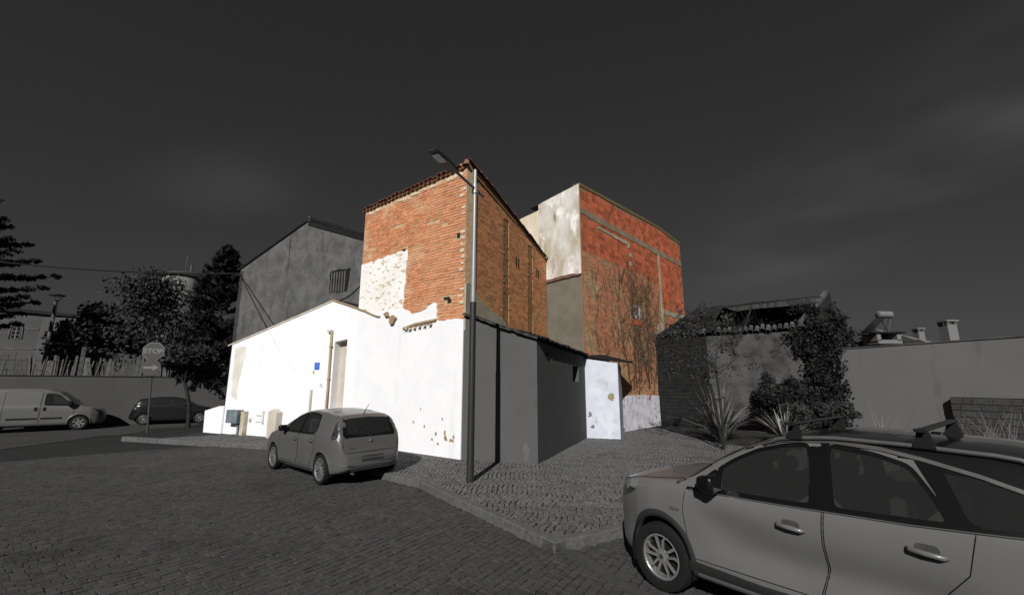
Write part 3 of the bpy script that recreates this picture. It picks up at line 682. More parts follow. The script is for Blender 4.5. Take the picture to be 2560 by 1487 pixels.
low = empty('low_white_wall', tuple(FG.p(7.4,.1,0))); tag(low, 'short sloping whitewashed buttress wall at the far left end of the white house', 'wall')
mb = MB(); FG.prism(mb, [(7.30,-.1),(8.55,-.1),(8.62,.88),(7.6,1.10),(7.30,1.10)], .12, -.25); mb.build('wall_body', M_white, low)
mb = MB(); FG.prism(mb, rough_edge([(6.55,1.3),(6.62,2.0),(6.5,2.6),(6.35,3.2),(6.38,3.62),(6.9,3.58),(7.12,3.5),(7.08,2.4),(7.0,1.5)],.2,.02), .040, .0); mb.build('stained_render', mat('damp_stain_render',(.56,.53,.47),(.68,.66,.61),scale=2.2,rough=.95,thr=(.35,.65)), white)

# ------------------------------------------------------------------ grey corner annexe with tiled lean-to roof
BC = np.array([.68,12.0,0]); T1 = np.array([2.89,17.50,0])
ann = empty('corner_annexe', tuple(BC)); tag(ann, 'grey plastered corner annexe with lean-to tile roof right behind the lamp post', 'house')
FB_ = Frame(BC, A-BC); LB = np.linalg.norm(A-BC)
FC = Frame(BC, T1-BC, flip=True); LC = np.linalg.norm(T1-BC)
HB, HC, HA = 3.22, 3.08, 3.93
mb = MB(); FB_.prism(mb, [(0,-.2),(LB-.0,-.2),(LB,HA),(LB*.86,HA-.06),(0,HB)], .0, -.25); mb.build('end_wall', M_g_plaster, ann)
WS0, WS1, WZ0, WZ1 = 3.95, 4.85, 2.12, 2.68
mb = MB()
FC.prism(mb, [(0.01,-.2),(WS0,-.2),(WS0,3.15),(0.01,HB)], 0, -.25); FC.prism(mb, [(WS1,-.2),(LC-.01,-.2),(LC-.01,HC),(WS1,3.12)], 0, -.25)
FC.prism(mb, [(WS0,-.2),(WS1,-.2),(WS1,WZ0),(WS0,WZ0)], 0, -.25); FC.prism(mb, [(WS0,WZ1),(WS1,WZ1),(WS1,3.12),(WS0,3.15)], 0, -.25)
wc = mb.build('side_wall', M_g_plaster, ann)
mb = MB(); FC.box(mb, WS0-.05,WS1+.05,-.3,-.24,WZ0-.05,WZ1+.05); mb.build('window', M_hole, ann)
mb = MB(); mb.lathe([(0,.03),(.09,.03),(.11,0)], (0,0,0), axis='y', n=12); o = mb.build('vent', M_g_rubble, None); attach(o, wc); o.matrix_basis = FC.M(.95,-.005,2.86)
mb = MB(); FB_.prism(mb, rough_edge([(.25,.05),(.22,.35),(.33,.52),(.42,.4),(.40,.05)],.1,.01), .004, -.01); mb.build('damp_mark', M_g_gable, ann)
# lean-to roof
ra = [A+np.array([0,0,4.02]), BC+np.array([.05,-.10,3.30]), T1+np.array([.12,-.05,3.14]), QB+np.array([0,0,3.30])]
mb = MB(); mb.prism(ra, (0,0,.04)); aroof = mb.build('roof', M_g_tiled, ann)
tg = tile_mesh('roof_tile', M_g_tile); tgd = tile_mesh('roof_tile', M_g_tiled)
vv = (BC-A); vl = np.linalg.norm(vv)
for i, s in enumerate(np.arange(0, vl-.15, .27)):
    t0, t1 = s/vl, min(1,(s+.27)/vl); p0 = A+vv*t0+np.array([0,0,4.03+(3.27-4.03)*t0]); p1 = A+vv*t1+np.array([0,0,4.03+(3.27-4.03)*t1])
    place_tile(tg, p0+FB_.N*.04+np.array([0,0,RNG.normal(.0,.012)]), p1-p0, aroof, sc=RNG.uniform(.85,1.0))
slope = (A-BC); slope[2] = .62; slope = slope/np.linalg.norm(slope)
for i, s in enumerate(np.arange(.12, LC+.1, .19)):
    t = s/LC; p = BC+(T1-BC)*t+FC.N*.13+np.array([0,0,3.27+(3.13-3.27)*t+RNG.normal(0,.012)])
    place_tile(tgd, p, slope, aroof, sc=RNG.uniform(.92,1.05)); 
    if i % 2 == 0: place_tile(tgd, p+slope*.36+np.array([0,0,.02]), slope, aroof)
    place_tile(tgd, p+FC.U*.095-FC.N*.04, slope, aroof, flip=True)

# ------------------------------------------------------------------ white patched annexe
DD = np.array([4.10,17.13,0]); D2 = np.array([4.50,17.78,0])
an2 = empty('white_annexe', tuple(DD)); tag(an2, 'small white annexe, toned bluish for shade, with peeling patches between grey side wall and tall block', 'house')
FD = Frame(DD, T1-DD); LD = np.linalg.norm(T1-DD)
mb = MB(); FD.prism(mb, [(0,-.2),(LD,-.2),(LD,3.02),(0,2.82)], .02, -.3); mb.build('front_wall', M_whiteshade, an2)
for nm_, pts_, m_ in (('bare_patch',[(.42,1.78),(.80,1.86),(.86,2.18),(.55,2.28),(.38,2.1)],'g'),('bare_patch',[(.20,1.42),(.36,1.40),(.42,1.60),(.30,1.70),(.18,1.62)],'b'),('bare_patch',[(1.05,.78),(1.20,.80),(1.16,.98),(1.06,.93)],'d'),('bare_patch',[(.98,.36),(1.06,.30),(1.12,.42),(1.02,.5)],'d'),('bare_patch',[(.45,.10),(.70,.08),(.66,.28),(.5,.3)],'g')):
    mb = MB(); FD.prism(mb, rough_edge(pts_,.035,.022), .0215, .0); mb.build(nm_, {'g':mat('bare_grey_render',(.50,.53,.57),(.38,.41,.44),scale=5,rough=.95),'b':mat('bare_brown_render',(.20,.16,.09),(.28,.22,.13),scale=6,rough=.95),'d':mat('dark_mould',(.07,.10,.11),(.15,.19,.2),scale=8)}[m_], an2)
FD2 = Frame(DD, ud(72.0), flip=True)
mb = MB(); FD2.prism(mb, [(0.0,-.2),(1.7,-.2),(1.7,2.75),(0.0,2.82)], .0, -.25); mb.build('side_wall', M_whiteshade, an2)
mb = MB(); mb.prism([DD+np.array([.1,-.12,2.86]), T1+np.array([-.05,-.1,3.08]), T1+UF*-.1+np.array([.9,1.2,3.2]), DD+np.array([1.1,1.7,2.9])], (0,0,.05)); r2 = mb.build('roof', M_g_tiled, an2)
for s in np.arange(.05, LD, .16):
    place_tile(tgd, FD.p(s,.10,2.88+.17*s/LD), np.array([.5,.85,.12]), r2, sc=.75)

# ------------------------------------------------------------------ tall block: concrete side, red hollow block face
UT = ud(48.66); LT = 11.45; T2 = T1+UT*LT; FT = Frame(T1, UT, flip=True); UTL = ud(139.5); FTL = Frame(T1, UTL)
blk = empty('tall_block_house', tuple(T1)); tag(blk, 'tall narrow house with pale concrete side and red hollow block face covered in vines', 'house')
def ttop(s): return np.interp(s,[0,3,8.1,11.45],[10.50,10.62,10.82,10.62])
tp = [(0,-.2),(LT,-.2)]+[(float(s),float(ttop(s))) for s in np.linspace(LT,0,8)]
mb = MB(); FT.prism(mb, tp, 0, -.3); tw = mb.build('face_wall', M_mortart, blk)
LL = 2.18
mb = MB(); FTL.prism(mb, [(.02,6.50),(LL,6.50),(LL,10.12),(.02,10.48)], .03, -.3); tcw = mb.build('concrete_wall', M_conc, blk)
mb = MB(); FTL.prism(mb, [(0.02,-.2),(5.2,-.2),(5.2,6.50),(.02,6.50)], 0, -.28); mb.build('lower_wall', M_olive, blk)
mb = MB(); FTL.prism(mb, [(LL,6.5),(5.2,6.5),(5.2,9.45),(LL,9.86)], -.02, -.3); mb.build('rear_concrete_wall', mat('pale_beige_render',(.62,.57,.47),(.50,.43,.31),scale=1.3,rough=.95,stretch=(1,1,.4)), blk)  # rear wall in a paler beige render
mb = MB(); FTL.prism(mb, [(LL-.2,10.10),(LL+.5,10.06),(LL+.5,10.09),(LL-.2,10.14)], .03, -.5); mb.build('roof_edge', M_g_beam, blk)
# ledge of old tiles between upper and lower render
mb = MB(); FTL.prism(mb, rough_edge([(.0,6.50),(.5,6.56),(1.3,6.52),(LL,6.46),(LL,6.30),(1.2,6.40),(.1,6.43)],.15,.015), .07, -.02); mb.build('tile_ledge', mat('dark_red_ledge',(.10,.05,.045),(.16,.09,.07),scale=6), blk)
back = MB(); 
back.prism([T2+np.array([0,0,-.2]),T2+UTL*5.2+np.array([0,0,-.2]),T2+UTL*5.2+np.array([0,0,10.3]),T2+np.array([0,0,10.6])], UT*-.3)
back.prism([T1+UTL*5.2+np.array([0,0,-.2]),T2+UTL*5.2+np.array([0,0,-.2]),T2+UTL*5.2+np.array([0,0,9.4]),T1+UTL*5.2+np.array([0,0,9.4])], UTL*-.3)
back.build('back_wall', M_conc, blk)
mb = MB(); mb.prism([T1+np.array([0,0,10.40]),T2+np.array([0,0,10.55]),T2+UTL*LL+np.array([0,0,10.2]),T1+UTL*LL+np.array([0,0,10.05])], (0,0,.05)); mb.build('roof', M_beam, blk)
BAND = [(0.0,9.20),(11.45,9.20)]
def bandz(s): return 9.25+.0*s
TRANS = lambda s: np.interp(s,[0,2.5,5.2,6.4,8.2,8.21,11.45],[7.62,7.50,7.62,7.42,7.1,5.95,5.95])
COLS = 8.05
def bmask(s, z):
    k = (z < ttop(s)-.22) & (z > TRANS(s)) & ~(np.abs(z-bandz(s)) < .17) & ~((np.abs(s-COLS) < .13) & (z < 9.2))
    return k & ~((s > 1.4) & (s < 4.5) & (np.abs(z-(8.82)) < .09)) & ~((np.abs(s-4.55) < .16) & ((np.abs(z-8.3) < .12) | (np.abs(z-7.85) < .12)))
lay_bricks(FT, .06, LT-.04, 5.9, 10.8, bmask, .34, .205, .014, .0035, RNG, tw, M_block, 300, name='hollow_block', sort=lambda s,z: s, header=.12, pv=.2)
WIN = (4.45,5.35,5.12,5.80)
def smask(s, z):
    k = (z <= TRANS(s)-.03) & (z > 1.42+.08*np.sin(s*3)) & ~((s > WIN[0]) & (s < WIN[1]) & (z > WIN[2]-.30) & (z < WIN[3])) & ~((np.abs(s-COLS) < .13))
    return k & ~((s > 8.18) & (np.abs(z-5.9) < .2)) & ~((s > 6.95) & (s < 7.9) & (z > 4.1) & (z < 5.15))
lay_bricks(FT, .06, LT-.04, 1.4, 7.7, smask, .27, .083, .013, .0028, RNG, tw, M_brickt, 0, name='thin_brick', pv=.15)
mb = MB(); FT.prism(mb, rough_edge([(.0,9.15),(2,9.11),(4,9.10),(7,9.10),(11.43,9.08),(11.43,9.38),(8,9.37),(5,9.40),(3,9.42),(0,9.43)],.3,.015), .022, -.02); mb.build('concrete_band', mat('mossy_concrete_band',(.20,.145,.09),(.26,.21,.145),scale=2,rough=.95), tw)
mb = MB(); FT.prism(mb, rough_edge([(COLS-.10,4.6),(COLS+.11,4.6),(COLS+.10,9.1),(COLS-.11,9.1)],.3,.012), .020, -.02); mb.build('concrete_post', M_beam, tw)
mb = MB(); FT.prism(mb, rough_edge([(8.2,5.76),(11.43,5.74),(11.43,6.02),(8.2,6.02)],.3,.015), .021, -.02); mb.build('lower_band', M_beam, tw)
mb = MB(); FT.prism(mb, rough_edge([(1.45,8.86),(1.5,8.93),(4.35,8.90),(4.5,8.86),(4.5,8.62),(4.32,8.62),(4.3,8.77)],.25,.012), .024, -.01)
FT.box(mb, 4.42,4.68,-.01,.02,8.2,8.4); FT.box(mb, 4.44,4.66,-.01,.02,7.75,7.95); mb.build('mortar_patch', mat('pale_mortar_patch',(.40,.36,.28),(.30,.27,.2),scale=3), tw)
mb = MB(); FT.prism(mb, rough_edge([(6.95,4.1),(7.9,4.15),(7.95,5.1),(7.0,5.15)],.25,.02), .018, -.01); mb.build('render_patch', mat('pink_render',(.42,.30,.22),(.34,.25,.19),scale=2), tw)
mb = MB(); FT.prism(mb, rough_edge([(0,-.1),(LT,-.1),(LT,1.42),(8,1.5),(6.4,1.46),(5,1.52),(3.4,1.5),(0,1.45)],.25,.02,fixed=lambda e: e[0][1] < 0 and e[1][1] < 0), .03, -.02); mb.build('base_render', M_basewhite, tw)
mb = MB(); tpz = [(float(s),float(ttop(s))-.11) for s in np.linspace(0,LT,12)]+[(float(s),float(ttop(s))+.03) for s in np.linspace(LT,0,12)]
FT.prism(mb, rough_edge(tpz,.4,.008), .028, -.32); mb.build('coping', mat('mossy_coping',(.17,.11,.05),(.12,.10,.04),scale=2,rough=.95,bump=.3), tw)
win = MB(); FT.box(win, WIN[0],WIN[1],-.02,.012,WIN[2],WIN[3]); wo_ = win.build('window', M_hole, blk)
mb = MB()
for k in range(5): FT.box(mb, WIN[0]+.06+k*.12, WIN[0]+.11+k*.12, .012,.035,WIN[2]+.02,WIN[3])
FT.box(mb, WIN[1]-.28,WIN[1],.012,.030,WIN[2]-.05,WIN[3]+.02); mb.build('white_bar', mat('faded_white_paint',(.52,.47,.50),(.44,.38,.40),scale=4), wo_)
mb = MB(); FT.box(mb, WIN[0]-.1,WIN[1]-.02,-.01,.06,WIN[2]-.30,WIN[2]-.03); mb.build('clay_sill', M_block, wo_)
mb = MB(); FT.box(mb, WIN[0]+.05,WIN[1]-.02,-.01,.02,WIN[2]-.45,WIN[2]-.31); mb.build('sill_mortar', M_beam, wo_)
# vines on the face
vine = empty('wall_vine', tuple(FT.p(4.2,.05,0))); tag(vine, 'bare brown vine spreading up the red block face of the tall house', 'vine')
rv = np.random.default_rng(11)
def vine_walk(s, z, ang, length, r0, step=.16, wob=.35, top=9.3):
    pts = [(s,z)]; a = ang
    for i in range(int(length/step)):
        a += rv.normal(0,wob); a = a*.86+ang*.14
        s += step*math.sin(a); z += step*math.cos(a)
        if z > top or z < .3 or s < .15 or s > 8.9: break
        pts.append((s,z))
    return pts
stems = MB(); twigs = MB()
for k in range(16):
    s0 = rv.choice([4.6,5.0,5.4,4.2,6.6]) + rv.normal(0,.3)
    p = vine_walk(s0, rv.uniform(1.5,2.6), rv.normal(-.02,.14), rv.uniform(4.5,8.2), .03, wob=.13, top=rv.uniform(6.5,9.2))
    if len(p) < 3: continue
    stems.tube([FT.p(a,.045+.02*math.sin(i),b) for i,(a,b) in enumerate(p)], list(np.linspace(.020,.006,len(p))), 5)
    for j in range(2,len(p),2):
        if rv.random() < .8:
            q = vine_walk(p[j][0], p[j][1], rv.normal(0,.55), rv.uniform(.6,2.6), .01, wob=.22, top=8.4)
            if len(q) > 2: twigs.tube([FT.p(a,.04+.03*rv.random(),b) for a,b in q], list(np.linspace(.010,.004,len(q))), 3, cap=False)
for k in range(230):
    s0, z0 = rv.uniform(.5,6.9), rv.uniform(1.9,6.9)
    if rv.random() < .35*max(0,(abs(s0-4.2)-1.5)): continue
    q = vine_walk(s0, z0, rv.normal(0,.5), rv.uniform(.5,1.8), .01, wob=.25, top=7.8)
    if len(q) > 2: twigs.tube([FT.p(a,.03+.04*rv.random(),b) for a,b in q], list(np.linspace(.008,.003,len(q))), 3, cap=False)
stems.build('stem', M_vine, vine, smooth=True, fix=False); tag(twigs.build('twigs', M_vine, vine, fix=False), kind='stuff')

# ------------------------------------------------------------------ grey gabled building behind
bkn = np.array([UG[1],-UG[0],0]); bkn = bkn if bkn[1] > 0 else -bkn
PGr = K+bkn*2.5; FGr = Frame(PGr, UG)
gb = empty('grey_gabled_building', tuple(FGr.p(6.4,0,0))); tag(gb, 'tall grey stained gable wall with a small barred window behind the white house', 'house')
gx = [(1.15,8.05),(6.42,10.15),(11.69,8.18)]
mb = MB(); FGr.prism(mb, [(1.15,-.2),(11.66,-.2),(11.66,8.16),(6.42,10.12),(1.15,8.02)], .0, -.3); gw = mb.build('gable_wall', M_g_gable, gb)
mb = MB(); PL = FGr.p(11.66,0,0); mb.prism([PL+np.array([0,0,-.2]),PL+bkn*9+np.array([0,0,-.2]),PL+bkn*9+np.array([0,0,8.1]),PL+np.array([0,0,8.1])], -UG*.3*-1*-1); mb.build('side_wall', M_g_gable, gb)
mb = MB()
for p_, q_ in (((6.42,10.18),(11.9,8.14)),((6.42,10.18),(.9,8.0))):
    mb.prism([FGr.p(p_[0],.06,p_[1]),FGr.p(q_[0],.06,q_[1]),FGr.p(q_[0],-9,q_[1]),FGr.p(p_[0],-9,p_[1])],(0,0,.09))
gro = mb.build('roof', M_g_beam, gb)
mb = MB(); FGr.prism(mb, [(6.45,9.90),(6.45,10.14),(2.2,8.52),(2.2,8.38)], .05, -.02); mb.build('dark_verge', M_g_rubble, gb)
for s in np.arange(2.3,6.3,.4):
    place_tile(tgd, FGr.p(s,.06,8.06+(s-.9)*.395+.06), UG*.4+np.array([0,0,.16]), gro, sc=1.0)
mb = MB(); FGr.box(mb, 6.36,6.48,-.05,.06,10.1,10.36); mb.build('ridge_end', M_g_gable, gro)
wv = rough_edge([(3.45,6.2),(4.58,6.2),(4.66,7.1),(4.6,7.28),(3.3,7.34),(3.34,6.8)],.25,.03)
mb = MB(); FGr.prism(mb, wv, .006, -.05); gwn = mb.build('window', M_g_rubble, gb)
mb = MB()
for k in range(6): FGr.box(mb, 3.58+k*.17,3.65+k*.17,.006,.04,6.22,7.2)
mb.build('window_bar', M_g_gable, gwn)

# ------------------------------------------------------------------ street lamp
PO = G(1175,1204); 
lamp = empty('street_lamp', tuple(PO)); tag(lamp, 'tall galvanised street lamp post with flat head at the pavement corner', 'street lamp')
mb = MB(); mb.tube([(PO[0],PO[1],-.02),(PO[0],PO[1],3.92)], [.082,.072], 20); mb.build('lower_post', M_poled, lamp, smooth=True, autosmooth=40)
mb = MB(); mb.tube([(PO[0],PO[1],3.90),(PO[0],PO[1],5.2)], [.066,.058], 20); mb.tube([(PO[0],PO[1],5.2),(PO[0],PO[1],7.22)], [.054,.046], 20); mb.build('upper_post', M_pole, lamp, smooth=True, autosmooth=40)
head = at(1083,378,8.4); armb = np.array([PO[0],PO[1],6.72]); back_ = armb+(armb-np.array([head[0],head[1],head[2]]))*.28
hd = head-armb; hl = np.linalg.norm(hd); hu = hd/hl
mb = MB(); mb.tube([armb-hu*.42, armb+hu*(hl*.55)], .036, 12); mb.build('arm', M_pole, lamp, smooth=True, autosmooth=40)
mb = MB(); mb.tube([armb+np.array([0,0,-.12]),armb+np.array([0,0,.12])], .072, 16); mb.build('collar', M_pole, lamp, smooth=True, autosmooth=40)
sx = np.cross(hu, [0,0,1.0]); sx /= np.linalg.norm(sx); up_ = np.cross(sx, hu); Rh = np.column_stack([hu, sx, up_])
mb = MB(); c0 = armb+hu*(hl*.76); L2 = hl*.27
prof = [(-L2,.06,.025),(-L2*.8,.10,.04),(-.1,.125,.045),(L2*.8,.125,.032),(L2,.10,.02)]
vs, fs = [], []
for (a,wd,th) in prof:
    for (sy,sz) in ((-1,-1),(1,-1),(1,.4),(.6,1),(-.6,1),(-1,.4)): vs.append(c0+Rh@np.array([a,sy*wd,sz*th]))
for i in range(len(prof)-1):
    for k in range(6): fs.append((i*6+k,i*6+(k+1)%6,(i+1)*6+(k+1)%6,(i+1)*6+k))
fs += [tuple(range(6)), tuple(range(24,30))]
mb.add(vs,fs); hdo = mb.build('lamp_head', M_lum, lamp)
mb = MB(); mb.box(c0+Rh@np.array([L2*.42,0,-.040]), (L2*.34,.09,.010), Rh); mb.build('lens', M_lens, hdo)

# ------------------------------------------------------------------ vehicles
def smooth_tab(xs, tab, k=.05):
    X, Y = zip(*tab); d = np.linspace(-2*k,2*k,9); wgt = np.exp(-(d/k)**2); wgt /= wgt.sum()
    return sum(wi*np.interp(xs+di, X, Y) for wi,di in zip(wgt,d))
class Car:
    def __init__(c, P):
        c.P = P; L = P['len']; c.L = L
        c.X = np.unique(np.concatenate([np.linspace(0,.5,34), np.linspace(.5,L-.6,86), np.linspace(L-.6,L,44)]))
        X = c.X
        top = smooth_tab(X, P['top'], P.get('ks',.035)); belt = smooth_tab(X, P['belt']); sill = smooth_tab(X, P['sill']); W = smooth_tab(X, P['W'], .04)
        belt = np.minimum(belt, top-.012)
        secs = []
        for i in range(len(X)):
            t, b, s, wd = top[i], belt[i], sill[i], W[i]; h = t-b
            tum = P.get('tumble',.36)
            dz = min(P.get('crown',.10), .55*h)
            zc = t-dz; gl = .955*wd; gc = gl-tum*max(zc-b,0)-.01
            H = b-s
            ctl = [(wd*.80,s),(wd*.93,s+.01),(wd*.972,s+.06*H+.02),(wd*.99,s+.28*H),(wd*(1-P.get('wedge',.012)),s+.45*H),(wd*.998,s+.66*H),(wd*.995,s+.85*H),(wd*.975,b-.015),(gl,b),(gc+(gl-gc)*.45,b+.58*(zc-b)),(gc,zc),(gc-.05*min(1,h/.3),zc+dz*.55),(gc*.72,t-dz*.16),(gc*.36,t-dz*.03),(0,t)]
            ctl = np.array(ctl)
            if P.get('scallop'):
                xx = X[i]; win_ = np.clip((xx-1.15)/.55,0,1)*np.clip((3.45-xx)/.5,0,1); win_ = win_*win_*(3-2*win_)
                fz = (ctl[:,1]-s)/max(H,.01); cen = np.interp(xx,[1.2,1.6,2.2,3.2],[.70,.56,.45,.42])
                ctl[:,0] -= P['scallop']*win_*np.exp(-((fz-cen)/.15)**2)-P['scallop']*.35*win_*np.exp(-((fz-cen-.34)/.10)**2)
            tt = np.linspace(0,len(ctl)-1,len(ctl)*3-2)
            y = np.interp(tt,range(len(ctl)),ctl[:,0]); z = np.interp(tt,range(len(ctl)),ctl[:,1])
            ker = np.array([.25,.5,.25])
            for _ in range(2):
                y[1:-1] = .25*y[:-2]+.5*y[1:-1]+.25*y[2:]; z[1:-1] = .25*z[:-2]+.5*z[1:-1]+.25*z[2:]
            secs.append(np.column_stack([y,z]))
        c.S = np.array(secs); c.n = c.S.shape[1]
        c.top, c.belt = top, belt
    def Wd(c, x, z):
        """half width of the shell at (x,z)"""
        i = np.clip(np.searchsorted(c.X, x)-1, 0, len(c.X)-2); t = (x-c.X[i])/(c.X[i+1]-c.X[i]); t = min(max(t,0),1)
        sec = c.S[i]*(1-t)+c.S[i+1]*t
        if z > sec[-1,1] or z < sec[0,1]-.001: return 0.0 if z > sec[-1,1] else sec[0,0]
        return float(np.interp(z, np.maximum.accumulate(sec[:,1]+np.arange(c.n)*1e-7), sec[:,0]))
    def Xr(c, y, z, rear=True):
        """x of the rear (or front) skin at (y,z)"""
        y = abs(y); rng_ = range(len(c.X)-1,-1,-1) if rear else range(len(c.X))
        prev = None
        for i in rng_:
            wv_ = c.Wd(c.X[i], z)
            if wv_ >= y and wv_ > 0:
                if prev is None: return c.X[i]
                j, wj = prev; d = wv_-wj
                return c.X[j]+(c.X[i]-c.X[j])*((y-wj)/d if d > 1e-6 else .5)
            prev = (i, wv_)
        return c.X[-1] if rear else c.X[0]
    def Zt(c, x, y):
        i = np.clip(np.searchsorted(c.X, x)-1, 0, len(c.X)-2); t = (x-c.X[i])/(c.X[i+1]-c.X[i])
        sec = c.S[i]*(1-t)+c.S[i+1]*t; sec = sec[c.n//2:]
        return float(np.interp(-abs(y), -np.maximum.accumulate(sec[::-1,0])[::-1], sec[:,1]))
    def shell(c, m, root, cuts=(), rcuts=(), tcuts=(), arches=(), roofsel=None, roofm=None):
        """body skin with window openings and wheel arches"""
        nx, n = len(c.X), c.n; V = []; 
        for side in (1,-1):
            for i in range(nx):
                for k in range(n): V.append((c.X[i], side*c.S[i,k,0], c.S[i,k,1]))
        V = np.array(V); F = []
        for sd in (0,1):
            o = sd*nx*n
            for i in range(nx-1):
                for k in range(n-1):
                    q = (o+i*n+k, o+(i+1)*n+k, o+(i+1)*n+k+1, o+i*n+k+1); F.append(q if sd == 0 else q[::-1])
        for i, rev in ((0,False),(nx-1,True)):
            a = [i*n+k for k in range(n)]+[nx*n+i*n+k for k in range(n-2,-1,-1)]; F.append(tuple(a))
        F = F; keep = []
        arr = V
        ins = np.zeros(len(V), bool)
        for poly in cuts: ins |= inpoly(arr[:,0], arr[:,2], poly) & (np.abs(arr[:,1]) > .42*c.P['W'][len(c.P['W'])//2][1])
        insr = np.zeros(len(V), bool)
        for poly in rcuts: insr |= inpoly(np.abs(arr[:,1]), arr[:,2], poly) & (arr[:,0] > c.L*.7)
        inst_ = np.zeros(len(V), bool)
        for poly in tcuts: inst_ |= inpoly(arr[:,0], np.abs(arr[:,1]), poly) & (arr[:,2] > .85)
        ina = np.zeros(len(V), bool); tgt = V.copy()
        for (ax,az,R) in arches:
            dx, dz = V[:,0]-ax, V[:,2]-az; r = np.hypot(dx,dz); q = (r < R) & (np.abs(V[:,1]) > .45*.85) & (V[:,2] < c.P['archtop'])
            ina |= q; s_ = R/np.maximum(r,1e-4)
            tgt[q,0] = ax+dx[q]*s_[q]; tgt[q,2] = az+dz[q]*s_[q]
        def snap(mask, polys, ia, ib, sgn):
            for k_ in np.nonzero(mask)[0]:
                a, b = V[k_,ia], V[k_,ib]
                if sgn: a = abs(a)
                best = None
                for poly in polys:
                    if not inpoly(np.array([a]),np.array([b]),poly)[0]: continue
                    for i_ in range(len(poly)):
                        p0, p1 = np.array(poly[i_]), np.array(poly[(i_+1)%len(poly)]); e_ = p1-p0; t_ = np.clip(((a-p0[0])*e_[0]+(b-p0[1])*e_[1])/(e_@e_+1e-12),0,1); q_ = p0+e_*t_; d_ = math.hypot(q_[0]-a,q_[1]-b)
                        if best is None or d_ < best[0]: best = (d_, q_)
                if best is None: continue
                yield k_, best[1]
        moves = []
        for k_, q_ in snap(ins, cuts, 0, 2, False):
            sg = 1 if V[k_,1] > 0 else -1; moves.append((k_, (q_[0], sg*c.Wd(q_[0],q_[1]), q_[1])))
        for k_, q_ in snap(insr, rcuts, 1, 2, True):
            if q_[0] < .004: continue
            sg = 1 if V[k_,1] >= 0 else -1; moves.append((k_, (c.Xr(q_[0],q_[1]), sg*q_[0], q_[1])))
        for k_, q_ in snap(inst_, tcuts, 0, 1, False) if False else []: pass
        F2 = []
        for f in F:
            fl_ = list(f)
            if len(fl_) == 4 and (ins[fl_].all() or insr[fl_].all() or inst_[fl_].all() or ina[fl_].all()): continue
            F2.append(f)
        used = np.zeros(len(V),bool)
        for f in F2: used[list(f)] = True
        V[ina] = tgt[ina]
        for k_, p_ in moves: V[k_] = p_
        if roofsel is not None:
            ctr = np.array([V[list(f)].mean(axis=0) for f in F2]); rs_ = roofsel(ctr); Fr = [f for f,q in zip(F2,rs_) if q]; F2 = [f for f,q in zip(F2,rs_) if not q]
            mbr = MB(); mbr.add(V, Fr); mer = mbr.mesh('roof_panel'); bm = bmesh.new(); bm.from_mesh(mer); bmesh.ops.remove_doubles(bm, verts=bm.verts, dist=.0004)
            bmesh.ops.delete(bm, geom=[v for v in bm.verts if not v.link_faces], context='VERTS'); bmesh.ops.recalc_face_normals(bm, faces=bm.faces); bm.to_mesh(mer); bm.free()
            mer.materials.append(roofm); mer.shade_smooth(); link('roof_panel', mer, root, local=True)
        mb = MB(); mb.add(V, F2); me = mb.mesh('body')
        bm = bmesh.new(); bm.from_mesh(me); bmesh.ops.remove_doubles(bm, verts=bm.verts, dist=.0004)
        bmesh.ops.delete(bm, geom=[v for v in bm.verts if not v.link_faces], context='VERTS')
        bmesh.ops.recalc_face_normals(bm, faces=bm.faces); bm.to_mesh(me); bm.free()
        me.materials.append(m); me.shade_smooth()
        try: me.set_sharp_from_angle(angle=math.radians(50))
        except Exception: pass
        return link('body', me, root, local=True)
    def patch(c, name, poly, m, root, mode='side', off=.004, side=1, step=.05, th=.0, smooth=True, parent=None):
        """panel cut to a polygon and laid on the shell"""
        me = bpy.data.meshes.new(name); bm = bmesh.new()
        vs = [bm.verts.new((p[0],p[1],0)) for p in poly]; bm.faces.new(vs)
        for ax in (0,1):
            lo = min(p[ax] for p in poly); hi = max(p[ax] for p in poly); n = max(1,int((hi-lo)/step))
            for i in range(1,n):
                co = [0,0,0]; no = [0,0,0]; co[ax] = lo+(hi-lo)*i/n; no[ax] = 1
                bmesh.ops.bisect_plane(bm, geom=bm.verts[:]+bm.edges[:]+bm.faces[:], plane_co=co, plane_no=no)
        bmesh.ops.triangulate(bm, faces=[f for f in bm.faces if len(f.verts) > 4])
        for v in bm.verts:
            a, b = v.co.x, v.co.y
            if mode == 'side': v.co = (a, side*(c.Wd(a,b)+off), b)
            elif mode == 'rear': v.co = (c.Xr(a,b,True)+off, a, b)
            elif mode == 'front': v.co = (c.Xr(a,b,False)-off, a, b)
            else: v.co = (a, b, c.Zt(a,b)+off)
        if th:
            r = bmesh.ops.extrude_face_region(bm, geom=bm.faces[:])
            for v in [g for g in r['geom'] if isinstance(g, bmesh.types.BMVert)]:
                if mode == 'side': v.co.y += side*th
                elif mode == 'rear': v.co.x += th
                elif mode == 'front': v.co.x -= th
                else: v.co.z += th
        bmesh.ops.recalc_face_normals(bm, faces=bm.faces)
        if not th:
            # face outwards
            f = max(bm.faces, key=lambda q: q.calc_area()); nn = f.normal
            wrong = (mode == 'side' and nn.y*side < 0) or (mode == 'rear' and nn.x < 0) or (mode == 'front' and nn.x > 0) or (mode == 'top' and nn.z < 0)
            if wrong: bmesh.ops.reverse_faces(bm, faces=bm.faces)
        bm.to_mesh(me); bm.free(); me.materials.append(m)
        if smooth:
            me.shade_smooth()
            try: me.set_sharp_from_angle(angle=math.radians(45))
            except Exception: pass
        return link(name, me, parent or root, local=True)
